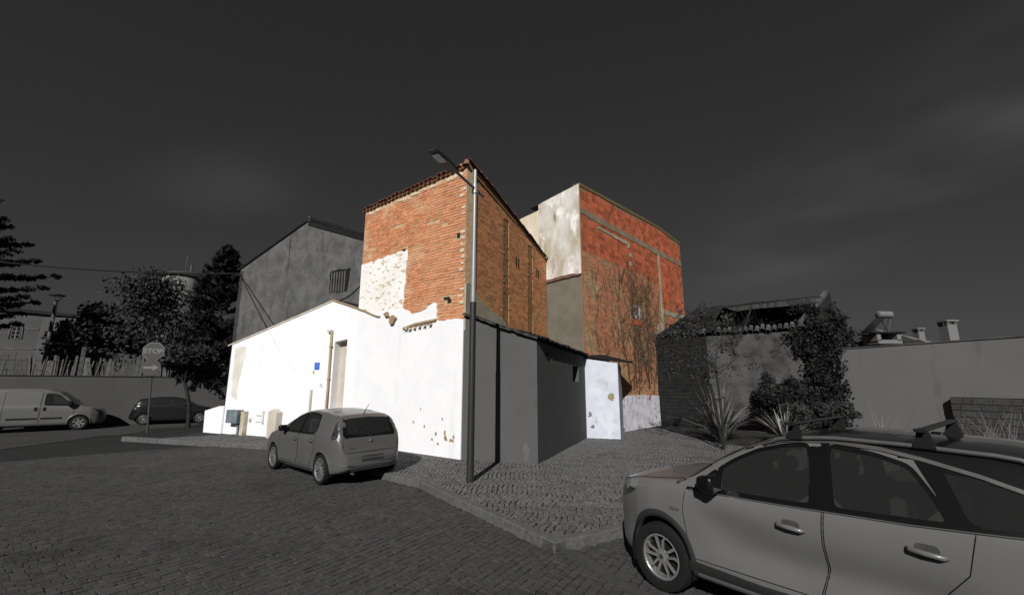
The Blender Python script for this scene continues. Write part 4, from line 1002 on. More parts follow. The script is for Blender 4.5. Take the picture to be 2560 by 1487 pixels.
    def line(c, name, pts, m, root, wd=.004, off=.001, side=1, closed=False, mode='side', n=4):
        """thin bead following the shell through side-view points"""
        P_ = []
        pp = list(pts)+([pts[0]] if closed else [])
        for p,q in zip(pp[:-1],pp[1:]):
            k = max(1,int(math.hypot(q[0]-p[0],q[1]-p[1])/.04))
            for j in range(k):
                a = p[0]+(q[0]-p[0])*j/k; b = p[1]+(q[1]-p[1])*j/k; P_.append((a,b))
        P_.append(pp[-1])
        if mode == 'side': Q = [(a, side*(c.Wd(a,b)+off), b) for a,b in P_]
        elif mode == 'rear': Q = [(c.Xr(a,b)+off, a, b) for a,b in P_]
        elif mode == 'front': Q = [(c.Xr(a,b,False)-off, a, b) for a,b in P_]
        else: Q = [(a, b, c.Zt(a,b)+off) for a,b in P_]
        mb = MB(); mb.tube(Q, wd, n, cap=False); return mb.build(name, m, root, local=True, fix=False)
def ring_poly(poly, d):
    """offset polygon by d (outwards positive) - simple vertex normals"""
    P_ = np.array(poly,float); n = len(P_); area = .5*sum(P_[i,0]*P_[(i+1)%n,1]-P_[(i+1)%n,0]*P_[i,1] for i in range(n)); sg_ = 1 if area > 0 else -1
    out = []
    for i in range(n):
        a, b, cc = P_[i-1], P_[i], P_[(i+1)%n]; e1 = (b-a)/(np.linalg.norm(b-a)+1e-9); e2 = (cc-b)/(np.linalg.norm(cc-b)+1e-9)
        n1 = np.array([e1[1],-e1[0]])*sg_; n2 = np.array([e2[1],-e2[0]])*sg_; nn = n1+n2; nn /= (np.linalg.norm(nn)+1e-9)
        k = 1/max(.5, nn.dot(n1)); out.append(tuple(b+nn*d*k))
    return out
def rounded(poly, r=.04, n=3):
    out = []; P_ = [np.array(p,float) for p in poly]; N = len(P_)
    for i in range(N):
        a, b, cc = P_[i-1], P_[i], P_[(i+1)%N]; la, lc = np.linalg.norm(a-b), np.linalg.norm(cc-b); q = min(r, la*.4, lc*.4)
        p0, p1 = b+(a-b)/la*q, b+(cc-b)/lc*q
        for k in range(n+1):
            t = k/n; out.append(tuple((1-t)**2*p0+2*t*(1-t)*b+t*t*p1))
    return out
def wheel(root, x, y, R, wdt, style, side, z=None, rr=.66):
    """wheel > tyre, rim"""
    zc = z if z is not None else R
    wh = bpy.data.objects.new('wheel', None); COL.objects.link(wh); wh.parent = root; wh.location = (x, y, zc); wh.empty_display_size = .1
    if side < 0: wh.rotation_euler = (0,0,math.pi)
    h = wdt/2; ri = R*rr
    mb = MB(); mb.lathe([(ri,-h*.8),(ri+.012,-h*.92),(R*.84,-h),(R*.955,-h*.9),(R,-h*.62),(R,h*.62),(R*.955,h*.9),(R*.84,h),(ri+.012,h*.92),(ri,h*.8)], axis='y', n=40, closed=True); mb.build('tyre', M_black, wh, smooth=True, local=True, autosmooth=35)
    mb = MB()
    mb.lathe([(ri,h*.80),(ri-.012,h*.84),(ri-.024,h*.72),(ri-.03,h*.1),(ri-.03,-h*.7),(ri,-h*.8)], axis='y', n=40)
    nsp = 5 if style == 'five' else (13 if style == 'multi' else 6)
    for k in range(nsp):
        a = 2*math.pi*k/nsp+.3
        def P2(r, t, d): 
            return (r*math.cos(a)-t*math.sin(a), d, r*math.sin(a)+t*math.cos(a))
        def spoke(pts, w0, w1, d0, d1, th=.018):
            (r0,t0),(r1,t1) = pts
            mb.add([P2(r0,t0-w0,d0),P2(r0,t0+w0,d0),P2(r1,t1+w1,d1),P2(r1,t1-w1,d1),P2(r0,t0-w0,d0-th),P2(r0,t0+w0,d0-th),P2(r1,t1+w1,d1-th),P2(r1,t1-w1,d1-th)],
                   [(0,1,2,3),(4,7,6,5),(0,4,5,1),(1,5,6,2),(2,6,7,3),(3,7,4,0)])
        dh, dr = h*.62, h*.74
        if style == 'five':
            spoke([(.04,-.016),(ri-.02,-.056)], .013,.015, dh,dr); spoke([(.04,.016),(ri*.70,.030)], .012,.011, dh,dr*.98)
            spoke([(ri*.68,.026),(ri-.015,.074)], .012,.017, dr*.98,dr)
        elif style == 'multi': spoke([(.05,0),(ri-.02,0)], .007,.009, dh,dr)
        else: spoke([(.03,0),(ri-.02,0)], .045,.03, dh,dr)
    mb.lathe([(0,h*.70),(.03,h*.70),(.065,h*.62),(.075,h*.45)], axis='y', n=20)
    mb.build('rim', M_alloy, wh, local=True)
    mb = MB(); mb.lathe([(0,h*.12),(ri-.04,h*.12),(ri-.035,-h*.3)], axis='y', n=24); mb.build('brake_disc', M_seam, wh, local=True)
    mb = MB(); mb.lathe([(0,h*.735),(.022,h*.73),(.026,h*.69)], axis='y', n=14); mb.build('hub_cap', M_plast, wh, local=True)
    return wh
def seat(root, x, y, z0, hgt_=.62, wd=.24):
    e = bpy.data.objects.new('seat', None); COL.objects.link(e); e.parent = root; e.location = (x,y,z0)
    def pad(name, c, h, rx):
        bm = bmesh.new(); bmesh.ops.create_cube(bm, size=2); bmesh.ops.scale(bm, vec=h, verts=bm.verts); bmesh.ops.bevel(bm, geom=bm.edges[:], offset=min(h)*.6, segments=3, affect='EDGES', profile=.6)
        bmesh.ops.rotate(bm, cent=(0,0,0), matrix=Matrix.Rotation(rx,3,'Y'), verts=bm.verts); bmesh.ops.translate(bm, vec=c, verts=bm.verts)
        me = bpy.data.meshes.new(name); bm.to_mesh(me); bm.free(); me.materials.append(M_seat); me.shade_smooth(); link(name, me, e, local=True)
    pad('cushion', (-.05,0,.06), (.24,wd,.07), 0); pad('backrest', (.24,0,.36), (.07,wd,.32), .25); pad('headrest', (.36,0,.78), (.05,.13,.09), .2)
def cabin(c, root, x0, x1, zf, hw, seats, dashx, wheel_y):
    mb = MB(); mb.box(((x0+x1)/2,0,zf-.05), ((x1-x0)/2,hw,.05)); mb.box((x0-.02,0,zf+.12), (.03,hw,.30)); mb.box((x1+.0,0,zf+.12), (.03,hw,.28))
    mb.build('cabin_floor', M_int, root, local=True)
    mb = MB(); 
    for s_ in (-1,1): mb.box(((x0+x1)/2, s_*(hw+.01), zf+.18), ((x1-x0)/2,.02,.26))
    mb.build('door_lining', M_int, root, local=True)
    mb = MB(); mb.prism([(dashx,-hw,zf+.30),(dashx+.36,-hw,zf+.27),(dashx+.42,-hw,zf+.1),(dashx+.3,-hw,zf),(dashx,-hw,zf)], (0,2*hw,0)); mb.build('dashboard', M_int, root, local=True)
    for (sx_,sy_) in seats: seat(root, sx_, sy_, zf+.08)
    mb = MB(); ctr = np.array([dashx+.52, wheel_y, zf+.30]); e1 = np.array([0,1.0,0]); e2 = np.array([-.42,0,.9]); e2 /= np.linalg.norm(e2)
    mb.tube([ctr+.18*(math.cos(a)*e1+math.sin(a)*e2) for a in np.linspace(0,2*math.pi,25)], .015, 6, cap=False); mb.tube([ctr-e1*.17,ctr+e1*.17], .014, 6); mb.tube([ctr, np.array([dashx+.3,wheel_y,zf+.2])], .03, 6)
    mb.build('steering_wheel', M_black, root, local=True)
def mirror_pad(c, root, x, z, m, sd=1, arm_m=None, size=(.09,.10,.075)):
    y = c.Wd(x,z)
    bm = bmesh.new(); bmesh.ops.create_cube(bm, size=2); bmesh.ops.scale(bm, vec=size, verts=bm.verts); bmesh.ops.bevel(bm, geom=bm.edges[:], offset=.05, segments=3, affect='EDGES', profile=.6)
    for v in bm.verts:
        if v.co.x < 0: v.co.y *= .8; v.co.z *= .8
    bmesh.ops.translate(bm, vec=(x, sd*(y+.13), z+.06), verts=bm.verts)
    me = bpy.data.meshes.new('wing_mirror'); bm.to_mesh(me); bm.free(); me.materials.append(m); me.shade_smooth(); o = link('wing_mirror', me, root, local=True)
    mb = MB(); mb.box((x, sd*(y+.03), z), (.05,.05,.025)); mb.build('mirror_arm', M_plast, o, local=True)
    mb = MB(); mb.box((x+size[0]+.001, sd*(y+.13), z+.06), (.003,.075,.05)); mb.build('mirror_glass', M_winp, o, local=True)
def handle(c, root, x, z, m, sd=1, wd=.11, parent=None):
    y = c.Wd(x,z); mb = MB()
    mb.tube([(x-wd, sd*(y+.008), z+.006),(x-wd*.8, sd*(y+.034), z+.005),(x, sd*(y+.042), z),(x+wd*.8, sd*(y+.034), z-.005),(x+wd, sd*(y+.008), z-.006)], [.012,.017,.018,.017,.012], 8)
    o = mb.build('door_handle', m, parent or root, smooth=True, local=True)
    c.patch('handle_recess', rounded([(x-.07,z-.035),(x+.07,z-.035),(x+.07,z+.05),(x-.07,z+.05)],.04), M_int, root, off=.0045, side=sd, parent=o)
def glaze(c, root, polys, gm, both=True, frame=.02, frame_m=None, name='window'):
    for poly in polys:
        rp = rounded(poly,.05)
        for sd in ((1,-1) if both else (1,)):
            g = c.patch(name, rp, gm, root, off=.003, side=sd, step=.06)
            # rubber frame ring
            ro, ri_ = ring_poly(rp,frame), ring_poly(rp,-frame*.6); n = len(rp)
            me = bpy.data.meshes.new('window_seal'); vs = [(a, sd*(c.Wd(a,b)+.005), b) for a,b in ro]+[(a, sd*(c.Wd(a,b)+.005), b) for a,b in ri_]
            me.from_pydata(vs, [], [(i,(i+1)%n,n+(i+1)%n,n+i) for i in range(n)]); me.update(); me.materials.append(frame_m or M_blackg); link('window_seal', me, g, local=True)
def frame_on(c, root, poly, m, mode, frame=.025, off=.005, parent=None, name='window_seal'):
    ro, ri_ = ring_poly(poly,frame), ring_poly(poly,-frame*.6); n = len(poly); vs = []
    for a,b in ro+ri_:
        if mode == 'rear': vs.append((c.Xr(a,b)+off,a,b))
        elif mode == 'top': vs.append((a,b,c.Zt(a,b)+off))
    me = bpy.data.meshes.new(name); me.from_pydata(vs, [], [(i,(i+1)%n,n+(i+1)%n,n+i) for i in range(n)]); me.update(); me.materials.append(m); return link(name, me, parent or root, local=True)
def arch_trim(c, root, ax, az, R, m, w=.05, sd=1, a0=-.15, a1=math.pi+.15, off=.006, name='arch_trim'):
    vs = []; N = 36
    for i in range(N+1):
        a = a0+(a1-a0)*i/N
        for r, of in ((R-.012,-.05),(R-.008,off),(R+w*.5,off+.008),(R+w,off*.3)):
            x, z = ax+r*math.cos(a), az+r*math.sin(a); z_ = max(z,.16); vs.append((x, sd*(c.Wd(x,max(z_,.24))+of), z_))
    fs = [(i*4+k,i*4+k+1,(i+1)*4+k+1,(i+1)*4+k) for i in range(N) for k in range(3)]
    me = bpy.data.meshes.new(name); me.from_pydata(vs,[],fs); me.update(); me.materials.append(m); me.shade_smooth(); return link(name, me, root, local=True)
def arch_liner(root, ax, az, R, hw):
    mb = MB()
    for s_ in (-1,1):
        N = 20; vs = []
        for i in range(N+1):
            a = -.35+(math.pi+.7)*i/N
            for y in (hw-.02, hw-.34): vs.append((ax+(R+.01)*math.cos(a), s_*y, az+(R+.01)*math.sin(a)))
        fs = [(2*i,2*i+1,2*i+3,2*i+2) for i in range(N)]
        mb.add(vs,fs); n0 = len(vs); mb.add([(ax,s_*(hw-.34),az)]+[vs[2*i+1] for i in range(N+1)], [(0,i+1,i+2) for i in range(N)])
    mb.build('arch_liner', M_seam, root, local=True, fix=False)
def door_panel(c, root, poly, m, name='door', both=True):
    res = []
    for sd in ((1,-1) if both else (1,)):
        d = c.patch(name, poly, m, root, off=.0025, side=sd, step=.05)
        c.line('panel_gap', poly, M_seam, root, wd=.0045, off=.0012, side=sd, closed=True).parent = d
        res.append(d)
    return res
def underbody(c, root, m=None):
    L = c.L; mb = MB(); hw = c.P['W'][len(c.P['W'])//2][1]
    mb.box((L/2,0,.24), (L/2-.35,hw*.62,.05)); mb.build('underbody', M_seam, root, local=True)

# ---- near silver crossover, dark roof, roof bars
P1 = dict(len=4.21, scallop=.065, archtop=.80, crown=.10, tumble=.40, wedge=.022,
  top=[(0,.60),(.02,.75),(.06,.86),(.2,.94),(.5,.99),(.9,1.03),(1.08,1.05),(1.16,1.09),(1.5,1.305),(1.8,1.45),(2.1,1.53),(2.5,1.565),(3.0,1.56),(3.5,1.54),(3.80,1.50),(3.92,1.42),(4.0,1.22),(4.07,1.02),(4.12,.86),(4.17,.74),(4.21,.55)],
  belt=[(0,.5),(.1,.79),(.4,.90),(.9,.96),(1.2,.985),(2,1.01),(3,1.05),(3.5,1.085),(4.0,1.10),(4.21,.6)],
  sill=[(0,.34),(.08,.24),(.3,.20),(1.2,.215),(3,.215),(3.8,.24),(4.1,.32),(4.21,.42)],
  W=[(0,.28),(.03,.40),(.1,.51),(.2,.61),(.35,.715),(.55,.82),(.75,.872),(1.1,.882),(2.0,.882),(3.4,.882),(3.8,.86),(4.05,.78),(4.15,.68),(4.21,.52)])
def near_car():
    hd_ = math.radians(128.0); wf = G(1665,1474,RZ)
    root = empty('parked_car', (0,0,0)); tag(root, 'silver crossover car with dark roof and roof bars, nearest on the right', 'car')
    c = Car(P1); FX, RX, AR, TR = .86, 3.46, .365, .335
    # root so that the left front tyre footprint lands at wf
    u = np.array([math.cos(hd_),math.sin(hd_),0]); lft = np.array([-u[1],u[0],0])
    org = wf + u*FX*1.02 - lft*(.80)*1.02
    root.location = (org[0],org[1],RZ); root.rotation_euler = (0,0,hd_+math.pi); root.scale = (1.02,1.02,1.13)
    SW = [[(1.30,1.015),(1.515,1.02),(1.525,1.185)], [(1.565,1.022),(2.36,1.045),(2.335,1.47),(2.12,1.445),(1.9,1.385),(1.70,1.29),(1.57,1.21)],
          [(2.52,1.052),(3.22,1.085),(3.15,1.22),(3.02,1.395),(2.80,1.45),(2.49,1.478)]]
    QW = [[(3.32,1.095),(3.86,1.145),(3.80,1.20),(3.55,1.335),(3.18,1.405),(3.22,1.30)]]
    wsh = [(1.24,-.62),(1.86,-.50),(1.86,.50),(1.24,.62)]
    rwn = [(-.52,1.08),(.52,1.08),(.45,1.36),(-.45,1.36)]
    wst = [(1.24,0),(1.24,.60),(1.84,.47),(1.84,0)]
    c.shell(M_silver, root, cuts=[ring_poly(p,-.012) for p in SW+QW], rcuts=[[(0,1.10),(.50,1.10),(.43,1.34),(0,1.34)]], tcuts=[wst], arches=[(FX,.315,AR),(RX,.315,AR)], roofm=M_darkp,
        roofsel=lambda q: (q[:,0] > 1.10) & (q[:,0] < 3.98) & (q[:,2] > np.interp(q[:,0],[1.10,1.3,1.5,1.7,1.9,2.12,2.5,2.85,3.1,3.4,3.7,3.93],[1.01,1.12,1.25,1.355,1.425,1.47,1.495,1.475,1.435,1.368,1.278,1.188])))
    glaze(c, root, SW, M_glass); glaze(c, root, QW, M_glassd)
    ws = c.patch('windscreen', wsh, M_glass, root, mode='top', off=.004, step=.08); frame_on(c, root, rounded(wsh,.05), M_blackg, 'top', parent=ws)
    rg = c.patch('rear_window', rwn, M_glassd, root, mode='rear', off=.004, step=.08); frame_on(c, root, rounded(rwn,.05), M_blackg, 'rear', parent=rg)
    # dark roof skin with silver arch line left free at its edge
    rf = []
    X0 = np.linspace(1.86,3.80,24)
    for x in X0: rf.append((x, None))
    def roof_edge(x): 
        i = np.searchsorted(c.X,x); s_ = c.S[min(i,len(c.X)-1)]; return float(s_[c.n-13,0])
    # silver arch strip over the side windows, black pillars
    for sd in (1,-1):
        arch = [(1.10,1.035),(1.3,1.155),(1.5,1.285),(1.7,1.385),(1.9,1.455),(2.12,1.50),(2.5,1.525),(2.85,1.505),(3.1,1.465),(3.4,1.40),(3.7,1.31),(3.93,1.22)]
        lo_ = [(x,z-.024) for x,z in arch]
        c.patch('roof_arch', arch+lo_[::-1], M_chrome, root, off=.010, side=sd, step=.07, th=.004)
        pil = [(2.355,1.03),(2.535,1.035),(2.495,1.50),(2.34,1.50)]
        c.patch('pillar_cover', pil, M_blackg, root, off=.0045, side=sd)
        c.patch('pillar_cover', [(3.215,1.075),(3.33,1.085),(3.20,1.42),(3.05,1.44),(3.16,1.25)], M_blackg, root, off=.0042, side=sd)
        c.patch('pillar_cover', [(1.52,1.0),(1.57,1.0),(1.575,1.24),(1.53,1.20)], M_blackg, root, off=.0046, side=sd)
        c.patch('belt_trim', [(1.22,.985),(2.0,1.005),(3.0,1.045),(3.4,1.075),(3.95,1.115),(3.95,1.135),(3.4,1.10),(3.0,1.072),(2.0,1.030),(1.22,1.008)], M_blackg, root, off=.008, side=sd, step=.07, th=.004)
        c.line('belt_chrome', [(1.25,.985),(2.0,1.003),(3.0,1.043),(3.4,1.073),(3.95,1.113)], M_chrome, root, wd=.005, off=.011, side=sd)
        # lower cladding
        c.patch('sill_cladding', [(1.18,.225),(3.12,.225),(3.10,.40),(2.6,.375),(1.9,.36),(1.22,.38)], M_plast, root, off=.010, side=sd, step=.06, th=.006)
        for ax in (FX,RX): arch_trim(c, root, ax, .315, AR, M_plast, .06, sd)
    fd = [(1.205,.985),(1.17,.80),(1.20,.55),(1.27,.40),(2.36,.40),(2.43,.62),(2.425,.80),(2.44,1.02)]
    rd = [(2.455,1.022),(2.44,.80),(2.445,.62),(2.375,.40),(3.02,.40),(3.10,.62),(3.28,.82),(3.345,1.07)]
    for dp, hx, hz in ((fd,2.20,.865),(rd,3.08,.90)):
        ds = door_panel(c, root, dp, M_silver)
        for d, sd in zip(ds,(1,-1)): handle(c, root, hx, hz, M_silver, sd, parent=d)
    for sd in (1,-1):
        mirror_pad(c, root, 1.52, 1.03, M_blackg, sd)
        c.patch('headlight', rounded([(.10,.70),(.22,.735),(.42,.81),(.54,.87),(.36,.87),(.16,.82),(.07,.75)],.03), M_lampc, root, off=.006, side=sd, step=.04)
        c.patch('side_repeater', rounded([(1.02,.775),(1.13,.775),(1.14,.80),(1.01,.80)],.015), M_chrome, root, off=.006, side=sd, step=.05)
        c.patch('fuel_flap' if sd < 0 else 'quarter_vent', rounded([(3.62,.76),(3.80,.76),(3.80,.94),(3.62,.94)],.04), M_silver, root, off=.0025, side=sd)
        c.patch('tail_light', rounded([(3.90,.88),(4.05,.86),(4.04,1.0),(3.92,1.05)],.03), M_tail, root, off=.005, side=sd, step=.04)
    c.line('bonnet_gap', [(1.10,-.68),(.7,-.70),(.35,-.64),(.16,-.5),(.12,0),(.16,.5),(.35,.64),(.7,.70),(1.10,.68)], M_seam, root, wd=.005, off=.0005, mode='top')
    c.patch('grille', rounded([(-.45,.60),(.45,.60),(.5,.68),(-.5,.68)],.03), M_blackg, root, mode='front', off=.004)
    c.patch('lower_grille', rounded([(-.4,.36),(.4,.36),(.42,.48),(-.42,.48)],.03), M_plast, root, mode='front', off=.004)
    c.patch('number_plate', [(-.26,.49),(.26,.49),(.26,.59),(-.26,.59)], M_plate, root, mode='front', off=.01)
    c.patch('window_sticker', [(2.02,1.062),(2.12,1.066),(2.12,1.082),(2.02,1.078)], M_signw, root, off=.006, step=.05)
    c.patch('scuttle', [(1.10,-.62),(1.235,-.62),(1.235,.62),(1.10,.62)], M_blackg, root, mode='top', off=.006)
    mb = MB(); mb.tube([(1.17,.5,1.10),(1.24,.1,1.14),(1.27,-.12,1.16)], .008, 5); mb.tube([(1.17,0,1.12),(1.22,-.4,1.13)], .008, 5); mb.build('wiper', M_black, root, local=True)
    # roof rails and cross bars
    for sd in (1,-1):
        pts = []
        for x in np.linspace(1.95,3.72,16):
            y = roof_edge(x)-.045; pts.append((x, sd*y, c.Zt(x,y)+(.035 if .03 < (x-1.95)/1.77 < .97 else .0)))
        mb = MB(); mb.tube(pts, .016, 8); mb.build('roof_rail', M_chrome, root, smooth=True, local=True)
    for xb in (2.22,3.12):
        bar = bpy.data.objects.new('roof_bar', None); COL.objects.link(bar); bar.parent = root; bar.location = (xb,0,c.Zt(xb,0))
        mb = MB(); prof = [(-.035,.0),(-.028,.009),(.0,.013),(.03,.010),(.042,.002),(.03,-.008),(-.02,-.010)]
        mb.prism([(a,-.70,.090+b) for a,b in prof],(0,1.40,0)); mb.build('bar', M_plast, bar, local=True)
        for sd in (1,-1):
            ye = roof_edge(xb)-.045; mb = MB(); mb.prism([(-.070,sd*(ye-.03),-.03),(.070,sd*(ye-.03),-.03),(.050,sd*(ye-.03),.03),(.032,sd*(ye-.03),.080),(-.032,sd*(ye-.03),.080),(-.045,sd*(ye-.03),.03)],(0,sd*.055,0)); mb.build('bar_foot', M_black, bar, local=True)
            mb = MB(); mb.box((0,sd*.705,.091),(.038,.005,.012)); mb.build('bar_end_cap', M_black, bar, local=True)
    for ax in (FX,RX):
        arch_liner(root, ax, .315, AR, .87)
        for sd in (1,-1): wh_ = wheel(root, ax, sd*.775, TR, .215, 'five', sd, z=TR*.915); wh_.scale = (1.0,1,.915)
    cabin(c, root, 1.25, 3.75, .52, .72, [(2.0,.36),(2.0,-.36),(2.95,.36),(2.95,-.36)], 1.30, -.36)
    underbody(c, root)
    mb = MB(); mb.box((2.9,0,.85),(.04,.68,.30)); mb.build('rear_bench', M_seat, root, local=True)
    mb = MB(); mb.box((1.62,-.02,1.36),(.02,.11,.035)); mb.build('inner_mirror', M_int, root, local=True)
near_car()

# ---- small hatchback by the kerb
P2_ = dict(len=4.03, archtop=.80, crown=.10, tumble=.42, wedge=.012, ks=.03,
  top=[(0,.5),(.02,.62),(.06,.70),(.2,.79),(.5,.89),(.85,.97),(1.0,1.01),(1.1,1.06),(1.45,1.25),(1.75,1.385),(2.05,1.465),(2.4,1.495),(2.9,1.48),(3.4,1.43),(3.62,1.395),(3.68,1.37),(3.74,1.27),(3.84,1.05),(3.89,.94),(3.93,.80),(3.97,.68),(4.00,.62),(4.03,.52)],
  belt=[(0,.42),(.1,.64),(.4,.80),(.9,.905),(1.2,.945),(2,.965),(3,.99),(3.5,1.02),(3.75,1.02),(3.9,.9),(4.03,.5)],
  sill=[(0,.32),(.08,.22),(.3,.18),(1.2,.19),(3,.19),(3.7,.22),(3.95,.28),(4.03,.34)],
  W=[(0,.42),(.03,.54),(.1,.66),(.25,.77),(.5,.825),(.8,.84),(1.2,.843),(2,.843),(3.3,.843),(3.6,.825),(3.8,.775),(3.92,.71),(3.98,.66),(4.03,.55)])
def hatch():
    c = Car(P2_); FX, RX, AR, TR = .83, 3.34, .345, .305
    rl, fl_ = G(803,1213,RZ), G(678,1171,RZ); d = fl_-rl; sc = np.linalg.norm(d)/2.51; hd_ = math.atan2(d[1],d[0])
    root = empty('parked_car', (0,0,0)); tag(root, 'small grey hatchback parked by the kerb in front of the white house', 'car')
    u = d/np.linalg.norm(d); lf = np.array([-u[1],u[0],0]); sc = 1.06
    org = (rl+fl_)/2 + u*(FX+RX)/2*sc - lf*.80*sc
    root.location = (org[0],org[1],RZ); root.rotation_euler = (0,0,hd_+math.pi); root.scale = (sc,sc,sc)
    SW = [[(1.42,.975),(2.16,.985),(2.14,1.40),(1.95,1.365),(1.72,1.265),(1.50,1.10)], [(2.25,.985),(2.93,1.005),(2.98,1.10),(2.88,1.36),(2.6,1.395),(2.23,1.405)]]
    rwn = [(-.57,1.00),(-.40,.985),(.40,.985),(.57,1.00),(.50,1.335),(.40,1.355),(-.40,1.355),(-.50,1.335)]
    wsh = [(1.14,-.58),(1.80,-.47),(1.80,.47),(1.14,.58)]
    c.shell(M_hatch, root, cuts=[ring_poly(p,-.012) for p in SW], rcuts=[[(0,1.005),(.54,1.015),(.48,1.325),(0,1.34)]], tcuts=[[(1.16,0),(1.16,.56),(1.78,.45),(1.78,0)]], arches=[(FX,.31,AR),(RX,.31,AR)])
    glaze(c, root, SW, M_glass)
    ws = c.patch('windscreen', wsh, M_glass, root, mode='top', off=.004, step=.08); frame_on(c, root, rounded(wsh,.05), M_blackg, 'top', parent=ws)
    rr = rounded(rwn,.04); rg = c.patch('rear_window', rr, M_glass, root, mode='rear', off=.006, step=.05); frame_on(c, root, rr, M_blackg, 'rear', .055, .008, parent=rg)
    for sd in (1,-1):
        c.patch('pillar_cover', [(2.16,.96),(2.25,.965),(2.225,1.43),(2.145,1.425)], M_blackg, root, off=.0045, side=sd)
        mirror_pad(c, root, 1.50, .98, M_blackg, sd, size=(.085,.095,.07))
        tl = c.patch('tail_light', rounded([(3.70,.92),(3.835,.95),(3.77,1.19),(3.70,1.31),(3.64,1.22)],.03), M_tail, root, off=.008, side=sd, step=.04)
        for zz in (1.03,1.13): c.line('lamp_divider', [(3.69,zz),(3.79,zz)], M_blackg, root, wd=.008, off=.01, side=sd).parent = tl
        c.patch('headlight', rounded([(.08,.62),(.2,.66),(.5,.78),(.62,.86),(.5,.85),(.2,.76),(.07,.69)],.03), M_lampc, root, off=.006, side=sd, step=.04)
        c.patch('sill_skirt', [(1.15,.195),(3.02,.195),(3.0,.29),(1.17,.29)], M_hatch, root, off=.022, side=sd, step=.06, th=.012)
        for ax in (FX,RX): arch_trim(c, root, ax, .31, AR, M_hatch, .045, sd, off=.008, name='arch_lip')
        c.line('rub_strip', [(1.22,.50),(3.0,.47)], M_hatch, root, wd=.012, off=-.002, side=sd, n=6)
    fd = [(1.17,.945),(1.14,.75),(1.17,.45),(1.22,.32),(2.15,.32),(2.20,.5),(2.195,.95)]
    rd = [(2.215,.95),(2.22,.5),(2.17,.32),(2.86,.32),(2.92,.5),(3.03,.70),(3.06,.99)]
    for dp, hx, hz in ((fd,2.05,.83),(rd,2.88,.85)):
        ds = door_panel(c, root, dp, M_hatch)
        for d_, sd in zip(ds,(1,-1)): handle(c, root, hx, hz, M_hatch, sd, .09, parent=d_)
    tg_ = rounded([(-.62,.66),(.62,.66),(.64,.80),(.60,.955),(-.60,.955),(-.64,.80)],.06)
    tgo = c.patch('tailgate', tg_, M_hatch, root, mode='rear', off=.004, step=.06); c.line('panel_gap', tg_, M_seam, root, wd=.006, off=.002, mode='rear', closed=True).parent = tgo
    mb = MB(); mb.lathe([(0,.012),(.035,.012),(.045,.0)], axis='y', n=18); b_ = mb.build('badge', M_chrome, tgo, local=True); b_.rotation_euler = (0,0,-math.pi/2); b_.location = (c.Xr(0,.86)+.006,0,.86)
    mb = MB(); mb.lathe([(0,.015),(.026,.015)], axis='y', n=14); b_ = mb.build('badge_centre', M_int, tgo, local=True); b_.rotation_euler = (0,0,-math.pi/2); b_.location = (c.Xr(0,.86)+.006,0,.86)
    mb = MB()
    for k in range(5): mb.box((c.Xr(.38+k*.035,.75)+.006, -.38-k*.035, .75),(.003,.012,.012))
    mb.build('model_lettering', M_chrome, tgo, local=True)
    c.patch('number_plate', rounded([(-.26,.475),(.26,.475),(.26,.585),(-.26,.585)],.02), M_plate, root, mode='rear', off=.008, step=.1)
    c.line('bumper_crease', [(-.66,.42),(-.4,.40),(.4,.40),(.66,.42)], M_hatch, root, wd=.014, off=-.003, mode='rear', n=6)
    c.patch('lower_valance', [(-.55,.36),(.55,.36),(.5,.30),(-.5,.30)], M_plast, root, mode='rear', off=.006)
    for sd in (1,-1): c.patch('reflector', rounded([(sd*.42,.385),(sd*.60,.40),(sd*.60,.43),(sd*.42,.41)],.01), M_tail, root, mode='rear', off=.010, step=.05)
    mb = MB(); mb.tube([(3.55,0,c.Zt(3.55,0)),(3.62,0,c.Zt(3.55,0)+.09),(3.75,0,c.Zt(3.55,0)+.22)], [.014,.007,.005], 6); mb.build('aerial', M_black, root, local=True)
    mb = MB(); xw = c.Xr(0,1.0)+.02; mb.tube([(xw,0,1.0),(c.Xr(-.16,1.12)+.02,-.16,1.12),(c.Xr(-.3,1.2)+.015,-.3,1.2)], .008, 5); mb.box((xw,0,.985),(.02,.04,.025)); mb.build('rear_wiper', M_black, root, local=True)
    sp = [(3.60,-.52),(3.70,-.50),(3.70,.50),(3.60,.52)]
    c.patch('roof_spoiler', sp, M_hatch, root, mode='top', off=.006, step=.08, th=.012)
    c.line('bonnet_gap', [(1.02,-.64),(.6,-.66),(.25,-.55),(.15,0),(.25,.55),(.6,.66),(1.02,.64)], M_seam, root, wd=.005, off=.0005, mode='top')
    for ax in (FX,RX):
        arch_liner(root, ax, .31, AR, .83)
        for sd in (1,-1): wheel(root, ax, sd*.745, TR, .195, 'multi', sd, rr=.74)
    cabin(c, root, 1.2, 3.5, .50, .68, [(1.9,.34),(1.9,-.34),(2.75,.34),(2.75,-.34)], 1.25, .34)
    underbody(c, root)
    mb = MB(); mb.box((3.5,0,.92),(.22,.6,.02)); mb.build('parcel_shelf', M_int, root, local=True)
    mb = MB(); mb.tube([(3.75,-.42,.26),(4.0,-.42,.25)], .03, 8); mb.build('exhaust', M_chrome, root, local=True)
hatch()

